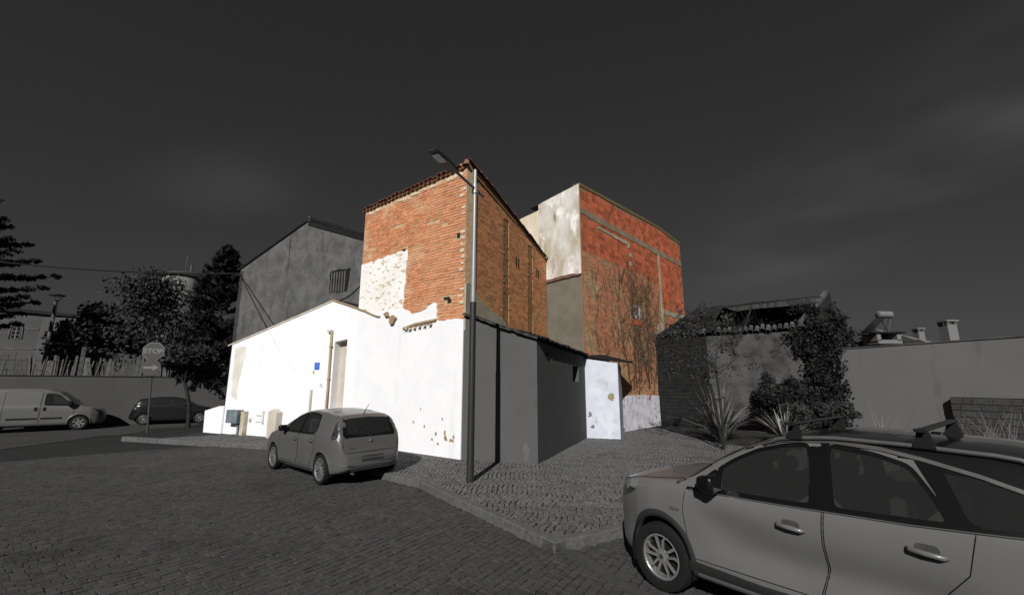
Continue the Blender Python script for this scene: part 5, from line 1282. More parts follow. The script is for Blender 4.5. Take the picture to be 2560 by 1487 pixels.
# ---- white panel van and dark car by the garden wall
P3 = dict(len=4.35, archtop=.85, crown=.10, tumble=.14, wedge=.01,
  top=[(0,.55),(.02,.68),(.06,.78),(.2,.88),(.6,1.0),(.85,1.08),(.95,1.14),(1.3,1.47),(1.55,1.66),(1.85,1.77),(2.3,1.81),(3.6,1.82),(4.1,1.80),(4.24,1.74),(4.30,1.4),(4.33,.9),(4.35,.6)],
  belt=[(0,.5),(.15,.78),(.5,.93),(1.0,1.02),(2,1.06),(4.2,1.06),(4.35,.5)],
  sill=[(0,.32),(.1,.24),(.4,.22),(4.1,.24),(4.35,.34)],
  W=[(0,.35),(.03,.5),(.1,.63),(.25,.75),(.45,.84),(.8,.885),(2,.89),(4.0,.88),(4.2,.84),(4.3,.78),(4.35,.7)])
def van():
    c = Car(P3); FX, RX, AR, TR = .80, 3.52, .36, .31
    wf = G(193,1074,RZ); wr = G(-160,1079,RZ); d = wf-wr; hd_ = math.atan2(d[1],d[0]); hd_ = math.radians(38.0)
    root = empty('panel_van', (0,0,0)); tag(root, 'white panel van parked along the garden wall at the far left', 'van')
    u = np.array([math.cos(hd_),math.sin(hd_),0]); rt = np.array([u[1],-u[0],0]); sc = 1.08
    org = wf+u*FX*sc-rt*.80*sc
    root.location = (org[0],org[1],RZ); root.rotation_euler = (0,0,hd_+math.pi); root.scale = (sc,sc,sc)
    SW = [[(1.12,1.06),(1.95,1.10),(1.95,1.56),(1.72,1.56),(1.55,1.50)]]
    wsh = [(1.0,-.62),(1.5,-.58),(1.5,.58),(1.0,.62)]
    c.shell(M_vanp, root, cuts=[ring_poly(p,-.012) for p in SW], tcuts=[[(1.02,0),(1.02,.6),(1.48,.56),(1.48,0)]], arches=[(FX,.31,AR),(RX,.31,AR)])
    glaze(c, root, SW, M_glass); ws = c.patch('windscreen', wsh, M_glass, root, mode='top', off=.004, step=.1); frame_on(c, root, rounded(wsh,.05), M_blackg, 'top', parent=ws)
    fd = [(1.02,1.0),(1.0,.7),(1.05,.4),(1.15,.30),(2.0,.30),(2.05,.5),(2.05,1.60),(1.72,1.62),(1.5,1.5)]
    sdp = [(2.08,.30),(3.15,.30),(3.15,1.68),(2.08,1.68)]
    for sd in (1,-1):
        c.line('panel_gap', fd, M_seam, root, wd=.006, off=.001, side=sd, closed=True); c.line('panel_gap', sdp, M_seam, root, wd=.006, off=.001, side=sd, closed=True)
        c.patch('side_moulding', [(1.35,.52),(2.0,.52),(2.0,.58),(1.35,.58)], M_black, root, off=.008, side=sd, th=.01); c.patch('side_moulding', [(2.12,.52),(3.0,.52),(3.0,.58),(2.12,.58)], M_black, root, off=.008, side=sd, th=.01)
        c.patch('door_handle', rounded([(1.88,.86),(1.98,.86),(1.98,1.02),(1.88,1.02)],.03), M_black, root, off=.012, side=sd); c.patch('door_handle', rounded([(2.14,.86),(2.24,.86),(2.24,1.02),(2.14,1.02)],.03), M_black, root, off=.012, side=sd)
        mirror_pad(c, root, 1.16, 1.10, M_black, sd, size=(.09,.10,.12))
        c.patch('headlight', rounded([(.05,.66),(.18,.72),(.42,.90),(.36,.92),(.12,.85),(.05,.76)],.03), M_lampc, root, off=.006, side=sd, step=.04)
        for ax in (FX,RX): arch_trim(c, root, ax, .31, AR, M_vanp, .04, sd, name='arch_lip')
    for ax in (FX,RX):
        arch_liner(root, ax, .31, AR, .87)
        for sd in (1,-1): wheel(root, ax, sd*.78, TR, .19, 'six', sd)
    cabin(c, root, 1.05, 2.3, .55, .74, [(1.85,.36),(1.85,-.36)], 1.1, .36); underbody(c, root)
van()
P4 = dict(P2_); 
def dark_car():
    c = Car(P4); FX, RX, AR, TR = .83, 3.34, .345, .30
    a, b = G(356,1062,RZ), G(499,1054,RZ); hd_ = math.radians(28.0)
    root = empty('parked_car', (0,0,0)); tag(root, 'black hatchback parked by the garden wall behind the stop sign', 'car')
    u = np.array([math.cos(hd_),math.sin(hd_),0]); rt = np.array([u[1],-u[0],0]); sc = .98
    org = a+u*RX*sc-rt*.8*sc
    root.location = (org[0],org[1],RZ); root.rotation_euler = (0,0,hd_+math.pi); root.scale = (sc,sc,sc)
    SW = [[(1.42,.975),(2.16,.985),(2.14,1.40),(1.95,1.365),(1.72,1.265),(1.50,1.10)], [(2.25,.985),(2.95,1.005),(3.2,1.10),(2.95,1.33),(2.6,1.395),(2.23,1.405)]]
    rwn = [(-.55,1.03),(.55,1.03),(.46,1.33),(-.46,1.33)]
    c.shell(M_darkp, root, cuts=[ring_poly(p,-.012) for p in SW], rcuts=[[(0,1.05),(.52,1.05),(.44,1.31),(0,1.31)]], arches=[(FX,.31,AR),(RX,.31,AR)])
    glaze(c, root, SW, M_glassd)
    rg = c.patch('rear_window', rwn, M_glassd, root, mode='rear', off=.006, step=.06); frame_on(c, root, rounded(rwn,.04), M_blackg, 'rear', .04, .008, parent=rg)
    c.patch('windscreen', [(1.14,-.58),(1.80,-.47),(1.80,.47),(1.14,.58)], M_winp, root, mode='top', off=.004, step=.08)
    for sd in (1,-1):
        c.patch('tail_light', rounded([(3.55,.82),(3.84,.80),(3.84,.95),(3.6,.97)],.03), M_tail, root, off=.008, side=sd, step=.04)
        mirror_pad(c, root, 1.50, .98, M_blackg, sd)
        c.line('panel_gap', [(2.2,.32),(2.2,.95)], M_seam, root, wd=.006, off=.001, side=sd)
    c.patch('number_plate', [(-.26,.60),(.26,.60),(.26,.71),(-.26,.71)], M_plate, root, mode='rear', off=.008, step=.1)
    for ax in (FX,RX):
        arch_liner(root, ax, .31, AR, .83)
        for sd in (1,-1): wheel(root, ax, sd*.745, TR, .19, 'five', sd)
    cabin(c, root, 1.2, 3.5, .50, .68, [(1.9,.34),(1.9,-.34)], 1.25, .34); underbody(c, root)
dark_car()

# ------------------------------------------------------------------ vegetation tools
def leaves(cent, rad, n, size, rng, flat=0.0, droop=0.0, aspect=1.9, shell=.35):
    """leaf blades scattered through an ellipsoid clump; returns verts (n,4,3)"""
    d = rng.normal(0,1,(n,3)); d /= np.linalg.norm(d,axis=1)[:,None]
    r = (shell+(1-shell)*rng.random(n)**.6)[:,None]
    c = np.asarray(cent)+d*r*np.asarray(rad)
    a = rng.normal(0,1,(n,3)); a[:,2] -= droop; a /= np.linalg.norm(a,axis=1)[:,None]
    b = rng.normal(0,1,(n,3)); b -= a*(a*b).sum(1)[:,None]; b /= np.linalg.norm(b,axis=1)[:,None]
    s = size*rng.uniform(.6,1.35,n)[:,None]
    return np.stack([c-a*s*aspect*.5, c+b*s*.5, c+a*s*aspect*.5, c-b*s*.5],axis=1)
def leaf_obj(name, parts, m, parent):
    V = np.concatenate(parts); n = len(V); return bulk(name, V.reshape(-1,3), np.arange(n*4).reshape(n,4), m, parent)
def branchy(mb, p, d, L, r, depth, rng, tips, spread=.55, up=.15, kids=(2,4), segs=4):
    pts = [np.array(p,float)]; d = np.array(d,float)
    for i in range(segs):
        d = d+rng.normal(0,.12,3)+np.array([0,0,up*.25]); d /= np.linalg.norm(d); pts.append(pts[-1]+d*L/segs)
    rs = list(np.linspace(r,r*.55,len(pts))); mb.tube(pts, rs, 6 if r > .02 else 4, cap=False)
    if depth == 0: tips.append(pts[-1]); tips.append(pts[-2]); return
    for k in range(rng.integers(*kids)+1):
        dd = d+rng.normal(0,spread,3); dd /= np.linalg.norm(dd); branchy(mb, pts[-1 if k < 2 else -2], dd, L*rng.uniform(.6,.8), r*.55, depth-1, rng, tips, spread, up, kids, segs)
def broad_tree(name, label, pos, h, w, m, n, size, rng, trunk_h=None, cat='tree', group=None, clumps=26, gaps=1.0):
    root = empty(name, tuple(pos)); tag(root, label, cat, group)
    th = trunk_h or h*.35; tips = []; mb = MB()
    pos = np.array(pos,float)
    mb.tube([pos+np.array([0,0,-.1]),pos+np.array([.05,0,th*.5]),pos+np.array([0,.03,th])], [h*.022,h*.018,h*.015], 8, cap=False)
    for k in range(5):
        a = 2*math.pi*k/5+rng.random(); branchy(mb, pos+np.array([0,0,th*rng.uniform(.8,1)]), (math.cos(a)*.6,math.sin(a)*.6,.9), h*.22, h*.011, 2, rng, tips)
    mb.build('trunk', M_bark, root, fix=False, smooth=True)
    parts = []; per = max(20,int(n/clumps))
    for k in range(clumps):
        a = rng.uniform(0,2*math.pi); q = math.sqrt(rng.random()); zz = rng.uniform(.0,1)
        wz = math.sin(math.pi*min(.98,.25+.7*zz))
        c = pos+np.array([math.cos(a)*q*w*.42*wz, math.sin(a)*q*w*.42*wz, th*.8+(h-th*.8)*(.08+.86*zz)])
        rr = w*rng.uniform(.10,.19); parts.append(leaves(c,(rr,rr,rr*.75),per,size,rng,shell=.15))
    for t in tips:
        parts.append(leaves(t,(w*.09,w*.09,w*.08),max(6,per//12),size,rng,shell=.0))
    leaf_obj('crown', parts, m, root); return root

# ------------------------------------------------------------------ left side: garden wall, fence, house, trees
rl = np.random.default_rng(21)
WA, WB = np.array([-36.6,16.7,0]), np.array([-14.3,27.3,0]); FW = Frame(WA, WB-WA, flip=True); LWL = np.linalg.norm(WB-WA)
def wtop(s): 
    p = FW.p(s,0,0); return np.interp(s,[0,LWL],[2.52,2.34])
gwall = empty('garden_wall', tuple(FW.p(LWL/2,0,RZ))); tag(gwall, 'long grey rendered garden wall behind the van and black car', 'wall')
mb = MB(); FW.prism(mb, [(0,-.3),(LWL,-.3),(LWL,2.34),(0,2.52)], 0, -.25); mb.build('wall_body', M_g_wall, gwall)
mb = MB(); FW.prism(mb, [(0,2.50),(LWL,2.32),(LWL,2.37),(0,2.55)], .03, -.28); mb.build('coping', M_g_rubble, gwall)
sheet('garden_ground', [(-55,26),(-36.5,17.1),(-14.5,27.6),(-14.5,60),(-70,60)], 1.0, M_g_soil)
fence = empty('stake_fence', tuple(FW.p(LWL/2,-.1,2.4))); tag(fence, 'ragged fence of pale reed stakes on top of the garden wall', 'fence')
mb = MB()
for z in (.25,.75): mb.tube([FW.p(.3,-.12,2.55+z),FW.p(LWL-.2,-.12,2.37+z)], .012, 5)
mb.build('wire', M_cable, fence)
sm = MB(); sm.add([(-.5,-.5,0),(.5,-.5,0),(.5,.5,0),(-.5,.5,0),(-.35,-.4,1),(.4,-.4,1),(.4,.4,1),(-.35,.4,1)], [(0,3,2,1),(4,5,6,7),(0,1,5,4),(1,2,6,5),(2,3,7,6),(3,0,4,7)])
sme = sm.mesh('stake'); sme.materials.append(M_g_stake)
s_ = 9.0
while s_ < LWL-.3:
    wv = rl.uniform(.03,.07) if rl.random() < .72 else rl.uniform(.12,.34); hh = rl.uniform(.75,1.12)*(1.05 if rl.random() < .8 else .7)
    if rl.random() < .95:
        inst('stake', sme, FW.M(s_, -.10+rl.normal(0,.03), float(wtop(s_))-.02, rl.normal(0,.09), (wv,.03,hh)), fence)
    s_ += wv*.5+rl.uniform(.03,.13)
for px, hh in ((280,2.1),):
    p = FW.p(LWL*.62,-.12,2.42); mb = MB(); mb.box(p+np.array([0,0,.75]), (.09,.06,.78), FW.R); mb.build('post', M_g_stake, fence)
# left house with arched window
lh0 = at(-60,955,37.0); lhz = CAMH
hL, hR = at(-120,955,36.0), at(112,955,37.5); FH = Frame((hL[0],hL[1]), (hR-hL), flip=True); LHL = np.linalg.norm((hR-hL)[:2])
lhouse = empty('pale_house', tuple(FH.p(LHL/2,0,1))); tag(lhouse, 'pale two storey house with an arched window beyond the fence', 'house')
zt = hgt(80,788,FH.p(LHL,0,0)); mb = MB(); FH.prism(mb, [(0,.5),(LHL,.5),(LHL,zt),(0,zt+.5)], 0, -5); hw_ = mb.build('wall', mat('pale_grey_render',gr(76,1.2),gr(68,1.2),scale=.8), lhouse)
mb = MB(); FH.prism(mb, [(-.3,zt+.42),(LHL+2.6,zt-.22),(LHL+2.6,zt+.02),(-.3,zt+.72)], .3, -5.2); mb.build('roof_edge', M_g_rubble, lhouse)
mb = MB(); FH.box(mb, LHL-1.0, LHL+1.4, -2.0, .12, .5, zt-.2); mb.build('corner_bay', mat('paler_grey_render',gr(82,1.2),gr(76,1.2),scale=.8), lhouse)
def fs_of(u): 
    r = ray(u,900); P0, U0 = FH.P, FH.U; nn = FH.N; t = (P0@nn)/(r[:2]@nn[:2]); return float((r*t-P0)@U0)
s0, s1 = fs_of(14), fs_of(38); zc0, zc1 = hgt(26,846,FH.p(s0,0,0)), hgt(26,818,FH.p(s0,0,0)); mid = (s0+s1)/2; hwd = (s1-s0)/2
arc = [(s0,zc0),(s1,zc0)]+[(mid+hwd*math.cos(a), zc1+hwd*.35*math.sin(a)) for a in np.linspace(0,math.pi,9)]
mb = MB(); FH.prism(mb, arc, .02, -.02); wdw = mb.build('window', M_winp, lhouse)
mb = MB(); FH.box(mb, mid-.05,mid+.05,.02,.06,zc0,zc1-.05)
for q in (s0,s1-.05): FH.box(mb, q,q+.05,.02,.05,zc0,zc1)
for zz in np.linspace(zc0,zc1,4): FH.box(mb, s0,s1,.02,.05,zz-.03,zz+.03)
mb.build('window_frame', mat('pale_frame',gr(92,1.1),gr(88,1.1)), wdw)
fr_ = [(mid+hwd*1.25*math.cos(a), zc1+hwd*.5*math.sin(a)) for a in np.linspace(0,math.pi,9)]
mb = MB(); mb.tube([FH.p(s0-.12,.03,zc0)]+[FH.p(a,.03,b) for a,b in fr_[::-1]]+[FH.p(s1+.12,.03,zc0)], .07, 5); mb.build('window_surround', M_g_gable, wdw)
mb = MB(); FH.box(mb, 0,LHL-1.1,.0,.05,zc0-.9,zc0-.8); FH.box(mb, 0,s0-.3,0,.05,zc1-.2,zc1-.08); FH.box(mb, s1+.3,LHL-1.1,0,.05,zc1-.2,zc1-.08); mb.build('string_course', M_g_gable, lhouse)
out = empty('garden_shed', tuple(at(170,955,33))); tag(out, 'low pale garden building with dark openings behind the stake fence', 'shed')
fo = Frame(at(100,955,33.0), at(360,955,33)-at(100,955,33.0), flip=True); lo_ = np.linalg.norm((at(360,955,33)-at(100,955,33.0))[:2]); zo = hgt(180,862,at(180,955,33))
mb = MB(); fo.prism(mb, [(0,.8),(lo_,.8),(lo_,zo-.9),(lo_*.38,zo-.3),(lo_*.3,zo),(0,zo)], 0, -3); mb.build('wall', mat('grey_shed_render',gr(66,1.2),gr(58,1.2)), out)
mb = MB(); fo.box(mb, -.2,lo_*.32,-3,.25,zo,zo+.14); mb.build('roof', M_g_gable, out)
mb = MB(); fo.box(mb, lo_*.05,lo_*.2,-.02,.02,1,zo-.5); mb.build('doorway', M_hole, out); mb = MB(); fo.box(mb, lo_*.45,lo_*.6,-.02,.02,1,zo-1.4); mb.build('doorway', M_hole, out)
# park lamp behind the fence
lp = at(103,940,30.0); lpost = empty('park_lamp', (lp[0],lp[1],1.0)); tag(lpost, 'grey park lamp with flat disc top beyond the fence at left', 'street lamp')
ztl = hgt(121,754,lp); mb = MB(); mb.tube([(lp[0],lp[1],.9),(lp[0],lp[1],ztl)], [.13,.10], 10); mb.build('post', M_g_stake, lpost, smooth=True)
mb = MB(); mb.lathe([(.06,0),(.12,.05),(.12,.1)], (lp[0],lp[1],ztl), n=12)
for k in range(4):
    a = k*math.pi/2+.4; mb.tube([(lp[0]+.1*math.cos(a),lp[1]+.1*math.sin(a),ztl),(lp[0]+.36*math.cos(a),lp[1]+.36*math.sin(a),ztl+.42)], .015, 5)
mb.build('cage', M_poled, lpost)
mb = MB(); mb.lathe([(0,.12),(.2,.10),(.42,.03),(.44,0),(.40,-.03),(0,-.03)], (lp[0],lp[1],ztl+.44), n=20); mb.build('disc_shade', M_lum, lpost, smooth=True)
# water tower
wt = at(428,955,62.0); zt1, zt0 = hgt(428,690,wt), hgt(428,765,wt); wtw = empty('water_tower', (wt[0],wt[1],0)); tag(wtw, 'pale stained round water tower above the trees', 'water tower')
rw_ = 2.75
mb = MB(); mb.lathe([(rw_*.92,zt0-6),(rw_*.92,zt0),(rw_,zt0+.3),(rw_,zt1-.4)], (wt[0],wt[1],0), n=32); mb.build('tank', mat('stained_tank',gr(126,1.1),gr(112,1.1),scale=.5,stain=[(gr(60,1.2),1.0,.56,.66,(1,1,.25),(0,0,0))]), wtw, smooth=True)
mb = MB(); mb.lathe([(0,zt1+.5),(rw_*.9,zt1+.2),(rw_*1.12,zt1-.05),(rw_*1.12,zt1-.4),(rw_,zt1-.4)], (wt[0],wt[1],0), n=32); mb.build('rim', mat('tank_rim',gr(70,1.2),gr(60,1.2)), wtw, smooth=True, autosmooth=40)
mb = MB(); mb.tube([(wt[0]+.5,wt[1]-1,zt1+.3),(wt[0]+.5,wt[1]-1,zt1+2.6)],.06,5); mb.tube([(wt[0]+1.3,wt[1]-1,zt1+.3),(wt[0]+1.3,wt[1]-1,zt1+1.4)],.12,5); mb.build('mast', M_g_gable, wtw)
# trees
p = at(345,955,34.0); broad_tree('broadleaf_tree','large loose leafy tree rising behind the fence in front of the water tower',(p[0],p[1],1),hgt(345,690,p)-1.0,9.6,M_leaf,5200,.16,rl,clumps=44)
p = at(205,955,34.0); broad_tree('broadleaf_tree','rounder dark leafy tree beside the park lamp behind the fence',(p[0],p[1],1),hgt(205,762,p)-1,5.6,M_leaf,5200,.16,rl,clumps=28)
p = at(480,955,34.0); broad_tree('broadleaf_tree','dark leafy tree filling the gap below the conifer behind the garden wall',(p[0],p[1],1),hgt(470,800,p)-1,6.5,M_leaf,5600,.16,rl,clumps=34)
p = at(552,955,32.5); broad_tree('broadleaf_tree','dark tree crown just left of the grey gabled building',(p[0],p[1],1),hgt(560,800,p)-1,3.6,M_leaf,5000,.15,rl,clumps=22)
p = at(330,955,38.0); broad_tree('broadleaf_tree','low dark tree mass behind the fence, left of the stop sign',(p[0],p[1],1),4.6,9.5,M_dkleaf,7000,.2,rl,clumps=30)
def conifer(name, label, pos, h, w, n, rng, m=M_dkleaf):
    root = empty(name, tuple(pos)); tag(root, label, 'tree'); pos = np.array(pos,float)
    mb = MB(); mb.tube([pos,pos+np.array([0,0,h*.96])], [h*.02,.02], 7, cap=False); parts = []
    br = MB()
    for k in range(n):
        t = 1-(1-rng.random())**1.0; z = h*(.10+.88*t); L = w*.5*(1-t)**.75*rng.uniform(.7,1.1)+.12; a = rng.uniform(0,2*math.pi)
        st = pos+np.array([0,0,z]); d = np.array([math.cos(a),math.sin(a),rng.uniform(.25,.7)*(.4+.6*t)]); e = st+d*L
        br.tube([st,st+d*L*.5+np.array([0,0,-.04]),e], [.03,.02,.008], 4, cap=False)
        for j in range(6):
            q = st+(e-st)*(.3+.72*j/5); parts.append(leaves(q,(.12+.10*L*(1-j/6),.12+.10*L*(1-j/6),.13),18,.07,rng,aspect=4.5,shell=0,droop=-.6))
    mb.build('trunk', M_bark, root, fix=False); tag(br.build('branches', M_bark, root, fix=False)); leaf_obj('crown', parts, m, root)
p = at(574,612,26.2); conifer('conifer_tree','tall spiky dark conifer left of the grey gabled building',(p[0],p[1],0.9),hgt(574,612,p)-.9,5.4,210,rl)
# layered monkey-tail pine at the left edge
p = at(-185,955,27.0); aroot = empty('araucaria_tree', (p[0],p[1],1)); tag(aroot, 'dark layered pine with tufted level branches at the left edge', 'tree')
ha = hgt(-60,455,p); mb = MB(); mb.tube([(p[0],p[1],.8),(p[0],p[1],ha)], [.3,.05], 8, cap=False); mb.build('trunk', M_bark, aroot, fix=False)
parts = []; br = MB()
for li, vv_ in enumerate((500,545,590,632,668,705,742,778,808)):
    zz = hgt(-60,vv_,p); Ln = np.interp(vv_,[480,600,660,720,770,810],[.8,2.9,4.3,4.5,4.2,3.2])
    for k in range(9):
        a = 2*math.pi*k/9+rl.uniform(-.25,.25)+li*.5; d = np.array([math.cos(a),math.sin(a),.0]); L = Ln*rl.uniform(.75,1.08)
        pts = [np.array([p[0],p[1],zz])+d*L*t+np.array([0,0,-.28*math.sin(t*2.4)+.34*t*t]) for t in np.linspace(0,1,7)]
        br.tube(pts, list(np.linspace(.07,.03,7)), 5, cap=False)
        for j in range(2,7):
            for sgn in (-1,0,1):
                off = np.array([-d[1],d[0],0])*sgn*.32*(1-.1*j); q = pts[j]+off*(j/4)
                parts.append(leaves(q,(.34,.34,.13),26,.09,rl,aspect=3.4,shell=0,droop=-.9))
br.build('branches', M_bark, aroot, fix=False); leaf_obj('crown', parts, M_dkleaf, aroot)
# small street tree
p = at(470,1070,21.6); p[2] = 0; st = empty('street_tree', tuple(p)); tag(st, 'small round-headed street tree with leaning trunk beside the stop sign', 'tree')
mb = MB(); f1 = np.array([p[0]-.45,p[1],2.05]); mb.tube([p+np.array([0,0,-.1]),p+np.array([-.05,0,.7]),p+np.array([-.2,0,1.4]),f1],[.10,.085,.08,.075],8,cap=False)
tips = []
for k in range(6): branchy(mb, f1, (math.cos(k*1.05)*.8,math.sin(k*1.05)*.8,.75), .85, .04, 2, rl, tips, up=.1)
mb.build('trunk', M_bark, st, fix=False, smooth=True)
parts = [leaves(t,(.34,.34,.26),26,.10,rl,shell=0) for t in tips]
cc = np.array([p[0]-.35,p[1],3.25])
for k in range(26):
    d = rl.normal(0,1,3); d /= np.linalg.norm(d); parts.append(leaves(cc+d*np.array([1.1,1.1,.75])*rl.uniform(.4,1),(.42,.42,.32),75,.11,rl,shell=0))
leaf_obj('crown', parts, M_leafl, st)
# shrub stem by the wall at the white house corner
p = at(548,1010,24.5); stt = empty('young_tree', (p[0],p[1],0)); tag(stt, 'thin leaning young tree against the garden wall beside the white house', 'tree')
mb = MB(); tips = []; branchy(mb, (p[0]+.5,p[1],0), (-.25,0,1), 2.2, .05, 2, rl, tips); mb.build('trunk', M_bark, stt, fix=False); leaf_obj('crown', [leaves(t,(.3,.3,.3),26,.1,rl,shell=0) for t in tips], M_leaf, stt)
# stop sign with arrow disc
p = G(368,1081); ss_ = empty('stop_sign', tuple(p)); tag(ss_, 'octagonal STOP sign above a round right arrow sign on a grey post', 'sign')
mb = MB(); mb.tube([(p[0],p[1],-.05),(p[0]-.29,p[1],3.75)], .038, 10); mb.build('post', M_signg, ss_, smooth=True, autosmooth=40)
view = np.array([p[0],p[1],0]); nv = np.array([.35,-.94,0]); nv /= np.linalg.norm(nv); Us = np.array([-nv[1],nv[0],0])
fs_ = Frame(p, Us if Us[0] > 0 else -Us, flip=True)
cx_ = -.20
def disc(mb, cz, r, n, o0, o1, rot=0.0, cs=cx_): 
    fs_.prism(mb, [(cs+r*math.cos(rot+2*math.pi*k/n), cz+r*math.sin(rot+2*math.pi*k/n)) for k in range(n)], o0, o1)
mb = MB(); disc(mb, 3.42, .42, 8, .05, .062, math.pi/8); oct_ = mb.build('stop_plate', M_signw, ss_)
mb = MB(); disc(mb, 3.42, .39, 8, .064, .067, math.pi/8); mb.build('stop_field', M_signg, oct_)
mb = MB(); disc(mb, 2.72, .355, 32, .05, .062); dsc = mb.build('arrow_plate', M_signg, ss_)
mb = MB(); z0 = 2.72; fs_.prism(mb, [(cx_-.27,z0-.05),(cx_+.06,z0-.05),(cx_+.06,z0-.13),(cx_+.29,z0),(cx_+.06,z0+.13),(cx_+.06,z0+.05),(cx_-.27,z0+.05)], .064, .068); mb.build('arrow', M_signw, dsc)
mb = MB()
for z in (2.55,2.85,3.25,3.6): fs_.box(mb, cx_-.12,cx_+.12,.02,.05,z-.02,z+.02)
mb.build('clamp', M_signg, ss_)
cu = bpy.data.curves.new('stop_text','FONT'); cu.body = 'STOP'; cu.size = .29; cu.align_x = 'CENTER'; cu.align_y = 'CENTER'; cu.extrude = .002; cu.offset = .008
tmp = bpy.data.objects.new('tmp_text', cu); COL.objects.link(tmp); dg = bpy.context.evaluated_depsgraph_get(); tme = bpy.data.meshes.new_from_object(tmp.evaluated_get(dg)); bpy.data.objects.remove(tmp)
tme.materials.clear(); tme.materials.append(M_signw); q = fs_.p(cx_,.070,3.42); Xv, Yv, Zv = fs_.U, np.array([0,0,1.0]), fs_.N
o = link('lettering', tme, oct_); o.matrix_basis = mat3(Xv, Yv, Zv, q)
# overhead cables
cab = empty('overhead_cable', tuple(at(80,655,24.0))); tag(cab, 'black overhead cable from the pine to the corner of the grey building', 'cable')
def sagline(a, b, sag, n=18): return [a+(b-a)*t+np.array([0,0,-sag*4*t*(1-t)]) for t in np.linspace(0,1,n)]
pA = at(-40,650,26.0); pB = FGr.p(11.66,.05,7.95); mb = MB(); mb.tube(sagline(pA,pB,.25), .042, 5); mb.build('cable', M_cable, cab)
cb = empty('drop_cable', tuple(pB)); tag(cb, 'black cable dropping from the grey building corner to the white house front', 'cable')
pC = FG.p(5.05,.06,4.27); mb = MB(); mb.tube(sagline(pB,pC,.04), .024, 5); mb.build('cable', M_cable, cb)
mb = MB(); mb.tube([pC,FG.p(4.4,.06,3.6),FG.p(3.75,.055,2.95),FG.p(3.1,.05,2.55)], .014, 5); mb.build('cable_tail', M_cablew, cb)
cc_ = empty('wall_cable', tuple(FGr.p(2.3,.05,6.4))); tag(cc_, 'black cable swagged across the grey gable towards the brick house', 'cable')
mb = MB(); mb.tube(sagline(FG.p(1.25,-.2,5.22), FF.p(5.28,-.05,5.75), .12), .028, 5); mb.build('cable', M_cable, cc_)

# ------------------------------------------------------------------ right side: ruined house, boundary wall, house beyond
rr_ = np.random.default_rng(33)
R0 = np.array([7.75,22.45,0]); UQ = ud(-37.0); FQ = Frame(R0, UQ); LQ = 7.9
if FQ.N[1] > 0: FQ.N = -FQ.N; FQ.R = np.column_stack([FQ.U, FQ.N, np.array([0,0,1.0])])
def q_on(u, v, o=0.0):
    P0 = FQ.p(0,o,0); r = ray(u,v); t = (P0@FQ.N)/(r@FQ.N); h = r*t; h[2] += CAMH; d = h-P0; return float(d@FQ.U), float(h[2])
LQ = q_on(2084,800)[0]
ruin = empty('ruined_house', tuple(FQ.p(LQ/2,0,0))); tag(ruin, 'roofless ruined house with peeling plaster wall right of the tall block', 'house')
zeL, zeR = q_on(1650,838)[1], q_on(2040,818)[1]; zE = (zeL+zeR)/2
sp = q_on(1770,900)[0]
ang_m = .6
mb = MB(); FQ.prism(mb, [(-1.2,-.1),(sp,-.1),(sp,zE-.15),(-1.2,zE-.15)], 0, -.45); rw1 = mb.build('rubble_wall', M_g_rubble, ruin)
mb = MB(); FQ.prism(mb, rough_edge([(sp,-.1),(LQ,-.1),(LQ,zE-.15),(sp,zE-.15)],.3,.02,rr_,fixed=lambda e: True), 0.0, -.45); rw2 = mb.build('plaster_wall', M_g_ruin, ruin)
lay_bricks(FQ, -1.1, sp-.05, .1, zE-.2, lambda s,z: rr_.random(len(s)) < .82, .34, .17, .03, .02, rr_, rw1, M_g_stone, 200, name='rubble_stone', sort=lambda s,z: -s)
BK = -4.4; RDG = -2.2
sl_, zl_ = q_on(1747,769,RDG); s_r, z_r = q_on(2050,748,RDG); zR = (zl_+z_r)/2
ridge = zR
# gable walls
SPK = q_on(2062,736,RDG)[0]
for nm, s0_ in (('left_end_wall',-1.2),('right_gable',LQ)):
    mb = MB(); mb.prism([FQ.p(s0_,0,-.1),FQ.p(s0_,BK,-.1),FQ.p(s0_,BK,zE-.1),FQ.p(s0_,RDG,(ridge-.25 if s0_ > 0 else zE-.1)),FQ.p(s0_,0,zE-.1)], FQ.U*(-.35 if s0_ > 0 else .35)); mb.build(nm, M_g_ruin if s0_ > 0 else M_g_rubble, ruin)
mb = MB(); FQ.prism(mb, [(-1.2,-.1),(LQ,-.1),(LQ,zE-.1),(-1.2,zE-.1)], BK, BK-.3); mb.build('back_wall', M_g_rubble, ruin)
# roof: back slope still closed, front slope mostly gone
mb = MB(); sL0 = q_on(1747,769,RDG)[0]; mb.prism([FQ.p(sL0,RDG,ridge),FQ.p(LQ,RDG,ridge),FQ.p(LQ,BK-.2,zE),FQ.p(sL0-1.5,BK-.2,zE)],(0,0,.05)); rroof = mb.build('roof', M_g_beam, ruin)
mb = MB(); sA = q_on(1745,780,RDG)[0]; sE0 = q_on(1645,838)[0]
mb.prism([FQ.p(sE0,.15,zE),FQ.p(sA,RDG,ridge+.02),FQ.p(sA+1.3,RDG,ridge+.02),FQ.p(sA+1.0,-1.3,ridge*.45+zE*.55),FQ.p(sA+1.5,-.8,zE*.72+ridge*.28),FQ.p(sA+.9,.15,zE)],(0,0,.06)); mb.build('roof_remnant', M_g_tiled, ruin)
mb = MB(); mb.prism([FQ.p(sE0-.02,.15,zE),FQ.p(sE0-.6,BK,zE),FQ.p(sA-.02,RDG,ridge+.02)],(0,0,.06)); mb.build('hip_slope', M_g_tiled, ruin)
pk = FQ.p(SPK,RDG,ridge+.12); ev = FQ.p(q_on(1996,812)[0],.1,zE+.05); mb = MB(); dd_ = FQ.U*.30
mb.prism([ev,ev+dd_,pk+dd_*.6,pk],(0,0,.22)); mb.build('verge_coping', M_g_ruin, ruin)
